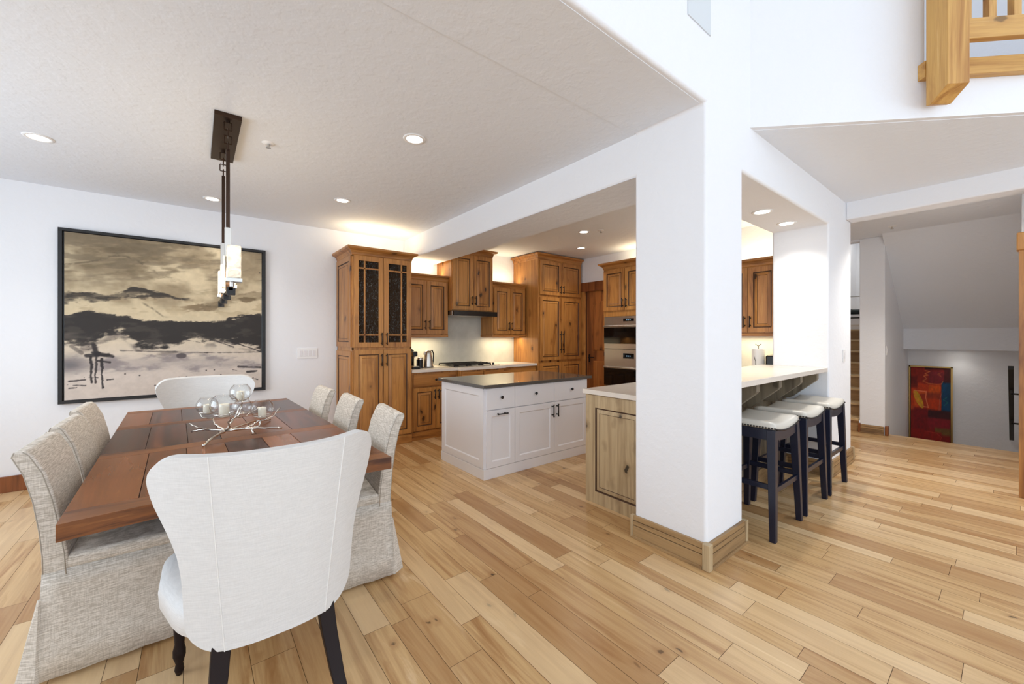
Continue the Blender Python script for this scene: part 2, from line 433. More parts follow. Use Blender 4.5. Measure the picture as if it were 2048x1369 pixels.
corner_block(4.84, YB, 'trim_5')
struct(MB().box(5.655, 5.69, YB - .03, YB + .01, 0, .152).build('trim_6', 'pale', bevel=.004))
baseboard('baseboard_hall', 7.45, 0, 1.13, 1.385, '-X', ('paley', 'glaze'), .12)
struct(MB().box(7.43, 7.50, 1.085, 1.12, 0, .13).build('trim_7', 'redwood', bevel=.006))
struct(MB().box(7.42, 7.46, 1.375, 1.40, 0, .13).build('trim_8', 'redwood', bevel=.004))
struct(MB().box(-2.6, 1.41, 5.478, 5.5, 0, .14).build('baseboard_back', 'redwood', bevel=.003))
struct(MB().box(5.495, 5.52, -3.0, -.05, 0, .16).build('baseboard_living', 'redwood', bevel=.003))

# door casing seen edge-on at the right border
mb = MB().box(5.475, 5.56, -.048, -.016, 0, 2.10)
struct(mb.build('trim_9', 'alder', bevel=.002))
struct(MB().box(5.455, 5.60, -.055, -.004, 2.10, 2.25).build('trim_10', 'alder', bevel=.01))

# ------------------------------------------------------------------ cabinet pieces
def ringdoor(mb, x0, x1, z0, z1, y, th=.02, stile=.055, raised=True, gm=1):
    """raised (or flat) panel door facing -Y whose face lies at y"""
    rr = [(0, 0, 0), (.0, 0, 0), (stile, 0, 0)]
    if raised: rr += [(stile + .006, .008, gm), (stile + .012, .008, gm), (stile + .042, .001, 0), (stile + .046, .0035, gm)]
    else: rr += [(stile + .010, .009, 0)]
    rings = [[(x0, y + th, z0), (x1, y + th, z0), (x1, y + th, z1), (x0, y + th, z1)]]
    ms = []
    for ins, dep, m in rr[1:]:
        rings.append([(x0 + ins, y + dep, z0 + ins), (x1 - ins, y + dep, z0 + ins), (x1 - ins, y + dep, z1 - ins), (x0 + ins, y + dep, z1 - ins)])
        ms.append(m)
    for k in range(len(rings) - 1):
        mb.loft([rings[k], rings[k + 1]], ms[k] if k else 0, cap=False)
    mb.add(rings[-1], [(0, 1, 2, 3)], 0); mb.add(rings[0], [(0, 1, 2, 3)], 0)
    return mb
def dooro(parent, x0, x1, z0, z1, y, mats=('alder', 'glaze'), stile=.055, raised=True, handle=None, name='door', hm='black'):
    d = ringdoor(MB(), x0, x1, z0, z1, y, stile=stile, raised=raised).build(name, list(mats), parent)
    if handle: pull(d, *handle, y=y, mat=hm)
    return d
def pull(parent, x, z, L=.13, horiz=False, y=0, mat='black', r=.006):
    mb = MB(); yy = y - .032
    a, b = ((x - L / 2, yy, z), (x + L / 2, yy, z)) if horiz else ((x, yy, z - L / 2), (x, yy, z + L / 2))
    mb.tube([a, b], r, 8)
    for s in (-.36, .36):
        p = (x + L * s, z) if horiz else (x, z + L * s)
        mb.tube([(p[0], y, p[1]), (p[0], yy, p[1])], [r * 1.3, r * .9], 8)
    for q in (a, b):
        mb.lathe([(0.001, -.007), (r * 1.4, -.005), (r * 1.4, .005), (0.001, .007)], q, 10)
    return mb.build('handle', mat, parent, smooth=True)
def knob(parent, x, z, y=0, mat='black'):
    mb = MB(); rings = []
    for r, dy in ((.006, 0), (.006, -.012), (.015, -.016), (.016, -.022), (.011, -.027), (.001, -.028)):
        rings.append([(x + r * cos(a * pi / 8), y + dy, z + r * sin(a * pi / 8)) for a in range(16)])
    return mb.loft(rings).build('knob', mat, parent, smooth=True)
def crown(parent, W, D, z, h=.09, out=.06, left=True, right=True, mat='alderx', name='crown_moulding'):
    prof = [(0, 0), (.006, .012), (.010, .03), (.022, .055), (out - .012, h - .03), (out, h - .022), (out, h)]
    rings = []
    for o, dz in prof:
        k = o / out
        xl = -out * k if left else 0; xr = W + (out * k if right else 0)
        dd = [(xl, D), (xl, -out * k), (xr, -out * k), (xr, D)]
        rings.append([(p[0], p[1], z + dz) for p in dd])
    return MB().loft(rings).build(name, mat, parent)
def cabbody(parent, W, D, z0, z1, mat='alder', foot=None, name='body'):
    mb = MB().box(0, W, 0, D, z0, z1)
    if foot: mb.box(.0, W, foot[1], D, 0, z0)
    return mb.build(name, mat, parent, bevel=.002)

# tall display cabinet -------------------------------------------------
t = thing('tall_cabinet', 'tall knotty wood cabinet with leaded-style glass upper doors, left end of kitchen', 'cabinet', (1.445, 4.865, 0))
W, D = .745, .63
mb = MB().box(0, W, D - .02, D, .0, 2.35).box(0, .02, .0, D, 0, 2.35).box(W - .02, W, 0, D, 0, 2.35).box(0, W, 0, D, 2.32, 2.35)
mb.box(.02, W - .02, .01, D - .02, 0, 1.25)
mb.box(0, W, 0, .02, 0, .12).box(.0, W, 0, .02, 1.205, 1.235)
for z in (1.6, 1.95): mb.box(.02, W - .02, .05, D - .02, z, z + .015)
mb.build('body', 'alder', t, bevel=.002)
MB().box(-.012, W + .0, -.016, D, 0, .11).build('plinth', 'alderx', t, bevel=.003)
for x0, x1, hx in ((.012, W / 2 - .002, W / 2 - .032), (W / 2 + .002, W - .012, W / 2 + .032)):
    dooro(t, x0, x1, .125, 1.205, -.022, handle=(hx, 1.08, .14))
    gd = MB(); s = .06; y0, y1, z0, z1 = -.022, 0, 1.235, 2.335
    gd.box(x0, x0 + s, y0, y1, z0, z1).box(x1 - s, x1, y0, y1, z0, z1).box(x0 + s, x1 - s, y0, y1, z0, z0 + s).box(x0 + s, x1 - s, y0, y1, z1 - s, z1)
    d = gd.build('glass_door', 'alder', t, bevel=.002)
    mu = MB(); xm = x0 + s + .07 if x0 < .1 else x1 - s - .07
    mu.box(xm - .009, xm + .009, -.016, -.002, z0 + s, z1 - s)
    for zz in (z0 + s + .09, z1 - s - .09): mu.box(x0 + s, x1 - s, -.016, -.002, zz - .009, zz + .009)
    mu.build('muntins', 'alder', d, bevel=.001)
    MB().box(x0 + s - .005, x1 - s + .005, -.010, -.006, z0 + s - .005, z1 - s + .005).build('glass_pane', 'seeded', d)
    pull(d, hx, z0 + .10, .14, False, -.022)
crown(t, W, D, 2.335, .10, .065)
# its panelled left side faces -X
sd = thing('x', 'x', 'x')
for z0, z1 in ((.13, 1.19), (1.24, 2.33)):
    mb = ringdoor(MB(), .0, D - .04, z0, z1, -.016, th=.016, stile=.06)
    o = mb.build('side_panel', ['alder', 'glaze'], t); o.rotation_euler = (0, 0, R(-90)); o.location = (0, D - .02, 0)
bpy.data.objects.remove(sd)
# base run ------------------------------------------------------------
t = thing('base_cabinet', 'knotty wood base cabinet with one drawer, between tall cabinet and cooktop', 'cabinet', (2.205, 4.90, 0))
cabbody(t, .69, .593, .10, .89, foot=(0, .0)); MB().box(-.0, .69, -.014, 0, 0, .11).build('plinth', 'alderx', t, bevel=.003)
dr = MB().box(.02, .66, -.02, 0, .70, .865).build('drawer', 'alderx', t, bevel=.003); knob(dr, .34, .785, -.02)
dooro(t, .02, .345, .125, .685, -.02, handle=(.32, .59, .12)); dooro(t, .351, .66, .125, .685, -.02, handle=(.376, .59, .12))
t = thing('base_cabinet', 'knotty wood base cabinet projecting forward below the cooktop', 'cabinet', (2.90, 4.82, 0))
cabbody(t, .755, .673, .10, .89, foot=(0, .0))
for a, b in ((.02, .375), (.385, .74)):
    dr = MB().box(a, b, -.02, 0, .70, .865).build('drawer', 'alderx', t, bevel=.003)
    dooro(t, a, b, .125, .685, -.02)
t = thing('base_cabinet', 'knotty wood base cabinet between cooktop and panelled refrigerator', 'cabinet', (3.66, 4.90, 0))
cabbody(t, .715, .593, .10, .89, foot=(0, .0)); MB().box(.02, .70, -.02, 0, .70, .865).build('drawer', 'alderx', t, bevel=.003)
dooro(t, .02, .36, .125, .685, -.02); dooro(t, .366, .70, .125, .685, -.02)
mb = MB().prism([(2.196, 4.865), (2.88, 4.865), (2.88, 4.785), (3.68, 4.785), (3.68, 4.865), (4.381, 4.865), (4.381, 5.494), (2.196, 5.494)], .89, .928)
tag(mb.build('countertop', 'quartz', bevel=.003), 'pale stone worktop running below the range hood from tall cabinet to refrigerator', 'countertop')
tag(MB().box(2.196, 4.381, 5.482, 5.494, .929, 1.76).build('backsplash', 'splash'), 'grey-white stone backsplash slab behind the cooktop', 'backsplash')
# cooktop
t = thing('cooktop', 'black gas cooktop with cast-iron grates and row of knobs on pale worktop', 'cooktop', (2.84, 4.90, .928))
MB().box(0, .80, 0, .50, 0, .008).build('tray', 'steel', t, bevel=.003)
for i in range(3):
    mb = MB(); x0 = .02 + i * .215
    for x in (x0, x0 + .1, x0 + .2): mb.box(x - .005, x + .005, .03, .47, .028, .042)
    for y in (.03, .14, .25, .36, .47): mb.box(x0, x0 + .2, y - .005, y + .005, .028, .042)
    for x in (x0, x0 + .2):
        for y in (.03, .47): mb.box(x - .006, x + .006, y - .006, y + .006, .008, .03)
    mb.build('grate', 'iron', t)
    for y in (.14, .36):
        MB().cyl((x0 + .1, y, .008), (x0 + .1, y, .022), .04, .034, 18).build('burner', 'iron', t, smooth=False)
for i in range(5):
    MB().cyl((.735, .08 + i * .085, .008), (.735, .08 + i * .085, .038), .019, .016, 14).build('knob', 'steel' if i % 2 else 'iron', t)
# wall cabinets
t = thing('wall_cabinet', 'knotty wood wall cabinet left of the range hood, above the kettle', 'cabinet', (2.195, 5.15, 0))
cabbody(t, .69, .35, 1.39, 2.16); MB().box(0, .69, -.012, .35, 1.36, 1.395).build('light_rail', 'alderx', t, bevel=.004)
dooro(t, .015, .343, 1.405, 2.145, -.02, handle=(.315, 1.53, .12)); dooro(t, .349, .675, 1.405, 2.145, -.02, handle=(.377, 1.53, .12))
crown(t, .69, .35, 2.155, .085, .03, left=False)
t = thing('wall_cabinet', 'knotty wood wall cabinet between the range hood and refrigerator', 'cabinet', (3.69, 5.15, 0))
cabbody(t, .67, .35, 1.39, 2.16); MB().box(-.01, .67, -.012, .35, 1.36, 1.395).build('light_rail', 'alderx', t, bevel=.004)
dooro(t, .015, .333, 1.405, 2.145, -.02, handle=(.305, 1.53, .12)); dooro(t, .339, .655, 1.405, 2.145, -.02, handle=(.367, 1.53, .12))
crown(t, .67, .35, 2.155, .085, .03, left=True, right=False)
t = thing('wall_cabinet', 'taller knotty wood cabinet above the range hood reaching towards the beam', 'cabinet', (2.89, 5.06, 0))
cabbody(t, .73, .44, 1.745, 2.60)
dooro(t, .012, .362, 1.76, 2.575, -.02, handle=(.335, 1.90, .12)); dooro(t, .368, .718, 1.76, 2.575, -.02, handle=(.395, 1.90, .12))
crown(t, .73, .44, 2.59, .09, .06, left=False)
t = thing('range_hood', 'slim black pull-out range hood below the taller wall cabinet', 'range hood', (2.895, 4.985, 0))
MB().box(0, .765, .06, .49, 1.675, 1.742).build('housing', 'steel', t, bevel=.003)
MB().box(0, .765, 0, .06, 1.672, 1.742).build('visor', 'blkpl', t, bevel=.003)
# refrigerator
t = thing('panelled_refrigerator', 'built-in refrigerator behind knotty wood panels with long bar handles and crown', 'refrigerator', (4.385, 4.85, 0))
W, D = 1.04, .643
cabbody(t, W, D, 0, 2.655); crown(t, W, D, 2.64, .095, .065, right=False)
for a, b, hx in ((.03, W / 2 - .003, W / 2 - .035), (W / 2 + .003, W - .03, W / 2 + .035)):
    dooro(t, a, b, .97, 2.02, -.022, handle=(hx, 1.27, .36)); dooro(t, a, b, 2.06, 2.62, -.022, handle=(hx, 2.16, .12))
    dooro(t, a, b, .12, .93, -.022)

# pantry door on the kitchen's right wall
t = struct(thing('door_1', 'reddish knotty panelled door with an arched upper panel', 'door', (5.45, 4.74, 0), R(-90)))
del t['category']
mb = MB().box(.0, .76, -.006, -.0005, 0, 2.17).build('door_slab', 'doorwood', t, bevel=.002)
def archpanel(x0, x1, z0, z1, arch):
    pts = [(x0, z0), (x1, z0)] + [(x1 + (x0 - x1) * i / 10, z1 + arch * sin(pi * i / 10)) for i in range(11)]
    c = ((x0 + x1) / 2, (z0 + z1) / 2)
    mb = MB(); r0 = [(p[0], -.006, p[1]) for p in pts]
    sh = lambda k, y: [(c[0] + (p[0] - c[0]) * k, y, c[1] + (p[1] - c[1]) * (1 - (1 - k) * .45)) for p in pts]
    mb.loft([r0, sh(.96, -.001)], 1, cap=False); mb.loft([sh(.96, -.001), sh(.80, -.014)], 0, cap=False)
    mb.add(sh(.80, -.014), [tuple(range(len(pts)))], 0)
    return mb
archpanel(.12, .64, 1.10, 1.93, .07).build('panel', ['doorwood', 'glaze'], t)
archpanel(.12, .64, .20, .96, .0).build('panel', ['doorwood', 'glaze'], t)
MB().box(.07, .082, -.03, 0, .92, 1.05).tube([(.076, -.05, 1.0), (.20, -.05, 1.0)], .009).build('door_lever', 'black', t)
MB().box(-.006, .012, -.012, .0, 0, 2.16).build('jamb', 'glaze', t)
MB().box(-.125, -.004, -.03, .0, 0, 2.16).box(.77, .86, -.03, 0, 0, 2.16).build('casing', 'alder', t, bevel=.002)
MB().box(-.14, .86, -.04, .0, 2.16, 2.32).build('casing_head', 'redwood', t, bevel=.003)

# oven tower
t = thing('oven_cabinet', 'tall knotty wood oven cabinet with crown at the far right of kitchen', 'cabinet', (4.83, 3.865, 0), R(-90))
W = .78
mb = MB().box(0, W, 0, .615, 1.66, 2.38).box(0, W, .0, .615, 0, .62).box(0, .018, 0, .615, .62, 1.66).box(W - .018, W, 0, .615, .62, 1.66).box(.018, W - .018, .6, .615, .62, 1.66)
mb.build('body', 'alder', t, bevel=.002)
dooro(t, .012, W / 2 - .003, 1.745, 2.35, -.02, handle=(W / 2 - .03, 1.85, .12)); dooro(t, W / 2 + .003, W - .012, 1.745, 2.35, -.02, handle=(W / 2 + .03, 1.85, .12))
crown(t, W, .615, 2.36, .10, .065)
dr = MB().box(.012, W - .012, -.02, 0, .14, .58).build('drawer', 'alderx', t, bevel=.003); pull(dr, W / 2, .45, .14, True, -.02)
def oven(label, z0, z1, gz0, gz1, ctl):
    t = thing('wall_oven', label, 'oven', (4.83, 3.845, 0), R(-90)); W = .74
    MB().box(0, W, -.012, .5, z0, z1).build('housing', 'steel', t, bevel=.002)
    MB().box(.0, W, -.022, -.012, gz0, gz1).build('glass_door', 'blkglass', t, bevel=.002)
    MB().tube([(.02, -.055, gz1 + .018), (W - .02, -.055, gz1 + .018)], .010, 10).box(.05, .07, -.05, -.012, gz1 + .01, gz1 + .026).box(W - .07, W - .05, -.05, -.012, gz1 + .01, gz1 + .026).build('handle', 'nickel', t, smooth=False)
    MB().box(W * .46, W * .70, -.016, -.012, ctl[0], ctl[1]).build('display', 'blkglass', t)
    mb = MB()
    for i in range(3): mb.box(W * .53 + i * .028, W * .53 + i * .028 + .016, -.0175, -.016, (ctl[0] + ctl[1]) / 2 - .008, (ctl[0] + ctl[1]) / 2 + .008)
    mb.build('clock_digits', emit('clock_glow', (120, 160, 190), .3), t)
oven('upper stainless built-in oven with black glass door, below the cabinet doors', 1.185, 1.656, 1.262, 1.50, (1.585, 1.625))
oven('lower stainless built-in oven with small display, directly above the peninsula counter', .63, 1.18, .64, .90, (1.05, 1.125))

# right wall cabinet, counter
t = thing('wall_cabinet', 'knotty wood wall cabinet seen through the bar opening above paper towels', 'cabinet', (5.10, 2.27, 0), R(-90))
cabbody(t, .63, .34, 1.40, 2.19); MB().box(0, .63, -.012, .34, 1.37, 1.405).build('light_rail', 'alderx', t, bevel=.004)
dooro(t, .012, .312, 1.415, 2.17, -.02, handle=(.285, 1.54, .12)); dooro(t, .318, .618, 1.415, 2.17, -.02, handle=(.345, 1.54, .12))
crown(t, .63, .34, 2.18, .09, .05, right=False)
t = thing('base_cabinet', 'knotty wood base cabinet along the right wall, below paper towels', 'cabinet', (4.86, 3.07, 0), R(-90))
cabbody(t, .80, .585, .10, .89, foot=(0, .04)); MB().box(.012, .788, -.02, 0, .71, .87).build('drawer', 'alderx', t, bevel=.003)
dooro(t, .012, .397, .125, .695, -.02); dooro(t, .403, .788, .125, .695, -.02)
tag(MB().box(4.83, 5.444, 1.625, 3.083, .89, .928).build('countertop', 'quartz', bevel=.003), 'pale worktop along right wall holding the paper towels', 'countertop')
tag(MB().box(5.432, 5.444, 1.625, 3.083, .928, 1.37).build('backsplash', 'splash'), 'pale stone backsplash behind the paper towel holder', 'backsplash')
t = thing('paper_towel_holder', 'white paper towel roll on a wire holder seen above the bar', 'paper towels', (5.2, 1.885, .928))
MB().lathe([(.02, 0), (.068, 0), (.068, .28), (.02, .28)], (0, 0, .012), 24).build('paper_roll', 'whitepl', t, smooth=False)
MB().cyl((0, 0, 0), (0, 0, .012), .075).tube([(0, 0, 0), (0, 0, .33)], .004).tube([(-.01, 0, .33), (-.02, .02, .345), (0, .03, .35)], .004).tube([(.01, 0, .33), (.01, -.02, .345), (0, -.03, .35)], .004).tube([(-.08, 0, .01), (-.082, 0, .15), (-.07, .02, .2)], .003).build('wire_stand', 'black', t, smooth=True)
t = thing('toaster', 'black and steel toaster right of the paper towels', 'toaster', (5.2, 1.72, .928))
MB().box(-.1, .1, -.075, .06, .06, .225).build('shell', 'blkpl', t, bevel=.02, seg=3)
MB().box(-.1, .1, -.075, .06, .0, .06).build('base', 'steel', t, bevel=.006)

# appliances on the worktop
t = thing('coffee_machine', 'black capsule coffee machine beside the tall cabinet', 'coffee machine', (2.33, 5.17, .928))
MB().box(-.055, .055, -.16, .16, 0, .03).build('drip_base', 'blkpl', t, bevel=.008)
MB().lathe([(.0, .0), (.056, .0), (.056, .20), (.052, .235), (.035, .262), (.0, .272)], (0, .05, .01), 20).build('tower', 'blkpl', t, smooth=True)
MB().box(-.035, .035, -.12, .04, .165, .235).build('brew_head', 'blkpl', t, bevel=.012, seg=3)
MB().cyl((0, -.09, .15), (0, -.09, .17), .012).box(-.04, .04, -.15, -.04, .03, .036).build('drip_grid', 'steel', t)
t = thing('milk_frother', 'small black and steel milk frother between coffee machine and kettle', 'milk frother', (2.447, 5.15, .928))
MB().lathe([(.0, 0), (.04, 0), (.036, .02), (.036, .115), (0, .115)], (0, 0, 0), 20).build('jug', 'blkpl', t, smooth=False)
MB().lathe([(.0365, .113), (.0365, .14), (.03, .148), (0, .15)], (0, 0, 0), 20).build('lid', 'steel', t, smooth=True)
MB().box(-.05, -.038, -.012, .012, .03, .12).build('handle', 'blkpl', t, bevel=.003)
t = thing('kettle', 'brushed steel electric kettle with loop handle on worktop', 'kettle', (2.578, 5.17, .928))
MB().lathe([(0, .0), (.072, .0), (.07, .02), (.062, .12), (.05, .2), (.042, .235), (0, .245)], (0, 0, 0), 24).build('body', 'steel', t, smooth=True)
MB().tube([(.03, 0, .235), (.065, 0, .24), (.085, 0, .19), (.082, 0, .1), (.07, 0, .05)], .009, 8).build('handle', 'blkpl', t, smooth=True)
MB().prism([(-.075, .19), (-.03, .16), (-.03, .23), (-.06, .228)], -.016, .016, 'Y').build('spout', 'steel', t, bevel=.004)
MB().cyl((0, 0, 0), (0, 0, .012), .078).build('power_base', 'blkpl', t)

# ------------------------------------------------------------------ island
t = thing('kitchen_island', 'white shaker-panelled kitchen island cabinet standing on a white plinth', 'island', (2.15, 3.14, 0))
W, D = 1.455, .81
MB().box(.0, W, .0, D, .09, .876).build('body', 'white', t, bevel=.002)
MB().box(-.016, W + .016, -.016, D + .016, 0, .10).build('plinth', 'white', t, bevel=.003)
xs = [.014, .360, .908, W - .010]
for i in range(3):
    dr = MB().box(xs[i] + .002, xs[i + 1] - .002, -.02, 0, .662, .868).build('drawer', 'white', t, bevel=.002); knob(dr, (xs[i] + xs[i + 1]) / 2, .775, -.02)
wm = ('white', 'white')
dooro(t, xs[0] + .002, xs[1] - .002, .105, .655, -.02, wm, .058, False, handle=((xs[0] + xs[1]) / 2, .617, .115, True))
dooro(t, xs[1] + .002, xs[2] - .002, .105, .655, -.02, wm, .058, False, handle=(xs[2] - .035, .565, .125))
dooro(t, xs[2] + .002, xs[3] - .002, .105, .655, -.02, wm, .058, False, handle=(xs[2] + .035, .565, .125))
o = ringdoor(MB(), 0, D, .105, .868, -.014, th=.014, stile=.07, raised=False).build('end_panel', ['white'], t); o.rotation_euler = (0, 0, R(-90)); o.location = (0, D, 0)
tag(MB().box(2.115, 3.65, 3.095, 4.0, .876, .906).build('island_countertop', 'dkquartz', bevel=.002), 'dark grey polished stone top on the white island', 'countertop')

# ------------------------------------------------------------------ peninsula, bar
t = thing('peninsula_cabinet', 'pale knotty wood peninsula end with raised panel, left of the white pillar', 'cabinet', (2.576, YT + .004, 0))
MB().box(0, 2.25, .0, .614, 0, .89).build('body', 'pale', t, bevel=.003)
o = ringdoor(MB(), 0, .614, .0, .885, -.012, th=.012, stile=.10).build('end_panel', ['pale', 'glaze'], t)
o.rotation_euler = (0, 0, R(-90)); o.location = (0, .616, 0)
tag(MB().box(2.545, 4.828, YT + .002, 2.262, .892, .930).build('peninsula_countertop', 'quartz', bevel=.003), 'pale stone worktop on the peninsula, behind the white pillar', 'countertop')
t = thing('breakfast_bar', 'raised pale stone breakfast bar on grey wooden corbels, above the stools', 'bar', (2.86, 0, 0))
W = 1.978
MB().box(0, W, YB + .01, YT + .10, 1.022, 1.062).build('bar_top', 'quartz', t, bevel=.003)
MB().box(0, W, 1.50, YT - .004, 0, 1.020).build('knee_wall', 'grey', t)
mb = MB()
x = .0
while x < W - .03:
    mb.box(x + .002, min(x + .118, W), 1.488, 1.50, 0.13, 1.018); x += .12
mb.build('wall_boards', 'grey', t, bevel=.003)
MB().box(0, W, 1.47, 1.488, 0, .13).build('base_rail', 'palex', t, bevel=.003)
for x in (.42, .88, 1.39, 1.86):
    pr = [(1.488, 1.020), (1.19, 1.020), (1.19, .955), (1.205, .935), (1.40, .765), (1.42, .755), (1.488, .755)]
    MB().prism(pr, x - .028, x + .028, 'X').build('corbel', 'grey', t, bevel=.004)

# ------------------------------------------------------------------ bar stools
def make_stool():
    t = thing('bar_stool', '', 'stool')
    hw, hd = .235, .18
    sag = lambda x: .030 * (x / hw) ** 2
    NX, NY = 14, 10
    top = []; bot = []
    def ring(zf, ins):
        pts = []
        for i in range(NX): pts.append((-1 + 2 * i / NX, -1))
        for i in range(NY): pts.append((1, -1 + 2 * i / NY))
        for i in range(NX): pts.append((1 - 2 * i / NX, 1))
        for i in range(NY): pts.append((-1, 1 - 2 * i / NY))
        return [(p[0] * (hw - ins), p[1] * (hd - ins), zf + sag(p[0] * (hw - ins))) for p in pts]
    mb = MB(); mb.loft([ring(.712, .004), ring(.722, -.002), ring(.745, 0), ring(.758, .012), ring(.766, .035), ring(.770, .08), ring(.772, .15)], 0)
    mb.build('seat_cushion', 'leather', t, smooth=True)
    mb = MB()
    for p in ring(.719, -.004): mb.lathe([(.001, -.006), (.0062, -.003), (.0062, .003), (.001, .006)], p, 6)
    for k, p in enumerate(ring(.719, -.004)):
        q = ring(.719, -.004)[(k + 1) % (2 * NX + 2 * NY)]; c = [(p[i] + q[i]) / 2 for i in range(3)]
        mb.lathe([(.001, -.006), (.0062, -.003), (.0062, .003), (.001, .006)], c, 6)
    mb.build('nailhead_trim', 'stud', t, smooth=True)
    mb = MB()
    for s in (-1, 1):
        xs = [-hw + .02 + (2 * hw - .04) * i / 12 for i in range(13)]
        poly = [(x, .712 + sag(x)) for x in xs] + [(x, .650 + sag(x) * .9) for x in xs[::-1]]
        mb.prism(poly, s * (hd - .014) - .011, s * (hd - .014) + .011, 'Y')
        mb.box(s * (hw - .012) - .011, s * (hw - .012) + .011, -hd + .02, hd - .02, .665, .738)
    mb.build('apron', 'navy', t, bevel=.002)
    a = .0235
    for sx in (-1, 1):
        for sy in (-1, 1):
            tx, ty = sx * (hw - .022), sy * (hd - .022); fx, fy = sx * (hw + .022), sy * (hd + .0)
            rings = [[(fx + i * a * .8, fy + j * a * .8, 0) for i, j in ((-1, -1), (1, -1), (1, 1), (-1, 1))],
                     [(tx + i * a * 1.15, ty + j * a * 1.15, .735) for i, j in ((-1, -1), (1, -1), (1, 1), (-1, 1))]]
            MB().loft(rings).build('leg', 'navy', t, bevel=.003)
    for sy in (-1, 1): MB().box(-hw - .0, hw + .0, sy * (hd - .010) - .010, sy * (hd - .010) + .010, .31, .345).build('stretcher', 'navy', t, bevel=.002)
    for sx in (-1, 1): MB().box(sx * hw - .010, sx * hw + .010, -hd, hd, .335, .37).build('stretcher', 'navy', t, bevel=.002)
    return t
st = make_stool()
for i, (x, lab) in enumerate([(3.235, 'saddle-seat bar stool with pale leather, nearest the white pillar'), (3.870, 'middle saddle-seat bar stool of the three at the breakfast bar'), (4.500, 'saddle-seat bar stool with pale leather, nearest the light-switch wall')]):
    s = st if i == 0 else copy_tree(st)
    s.location = (x + .03, 1.18, 0); s['label'] = lab; s['group'] = 'nailhead bar stools at the breakfast bar'

# ------------------------------------------------------------------ dining table
t = thing('dining_table', 'large reddish-brown plank dining table with breadboard rails and curved ends', 'table', (.172, 3.197, 0), R(1.7))
TW, TL, TH = .565, 1.258, .76
def wave_end(x): return .035 * (1 - (x / TW) ** 2)
mb = MB()
rails = [(-TL, -TL + .125), (-.375, -.265), (.43, .54), (TL - .125, TL)]
for k, (a, b) in enumerate(rails):
    n = 12
    lo = [(-TW + 2 * TW * i / n, a + (wave_end(-TW + 2 * TW * i / n) if k == 0 else 0)) for i in range(n + 1)]
    hi = [(-TW + 2 * TW * i / n, b - (wave_end(-TW + 2 * TW * i / n) if k == 3 else 0)) for i in range(n + 1)][::-1]
    if k in (1, 2): mb.box(-TW, TW, a, b, TH - .05, TH, 0)
    else: mb.prism(lo + hi, TH - .058, TH, 'Z', 0)
for k in range(3):
    a, b = rails[k][1], rails[k + 1][0]; x = -TW; j = 0
    ws = [.19, .15, .17, .18, .155, .175, .2]
    cuts = [-TW]
    while cuts[-1] < TW - .12: cuts.append(cuts[-1] + ws[(j + k * 2) % 7]); j += 1
    cuts[-1] = TW
    for p, q in zip(cuts[:-1], cuts[1:]): mb.box(p + (.0014 if p > -TW else 0), q - (.0014 if q < TW else 0), a + .0008, b - .0008, TH - .05, TH - .0003, 1)
mb.box(-TW + .02, TW - .02, -TL + .12, TL - .12, TH - .056, TH - .006, 2)
mb.build('tabletop', ['tablex', 'tabley', 'gap'], t, bevel=.0008)
mb = MB().box(-.42, .42, -.95, -.91, .62, .70).box(-.42, .42, .91, .95, .62, .70).box(-.42, -.38, -.95, .95, .62, .70).box(.38, .42, -.95, .95, .62, .70)
mb.build('apron', 'tabley', t)
for s in (-1, 1):
    mb = MB().box(-.09, .09, s * .72 - .09, s * .72 + .09, .08, .66).box(-.36, .36, s * .72 - .05, s * .72 + .05, 0, .08).box(-.34, .34, s * .72 - .06, s * .72 + .06, .64, .70)
    mb.build('pedestal', 'tabley', t, bevel=.006)
MB().box(-.03, .03, -.64, .64, .18, .28).build('stretcher', 'tabley', t, bevel=.004)

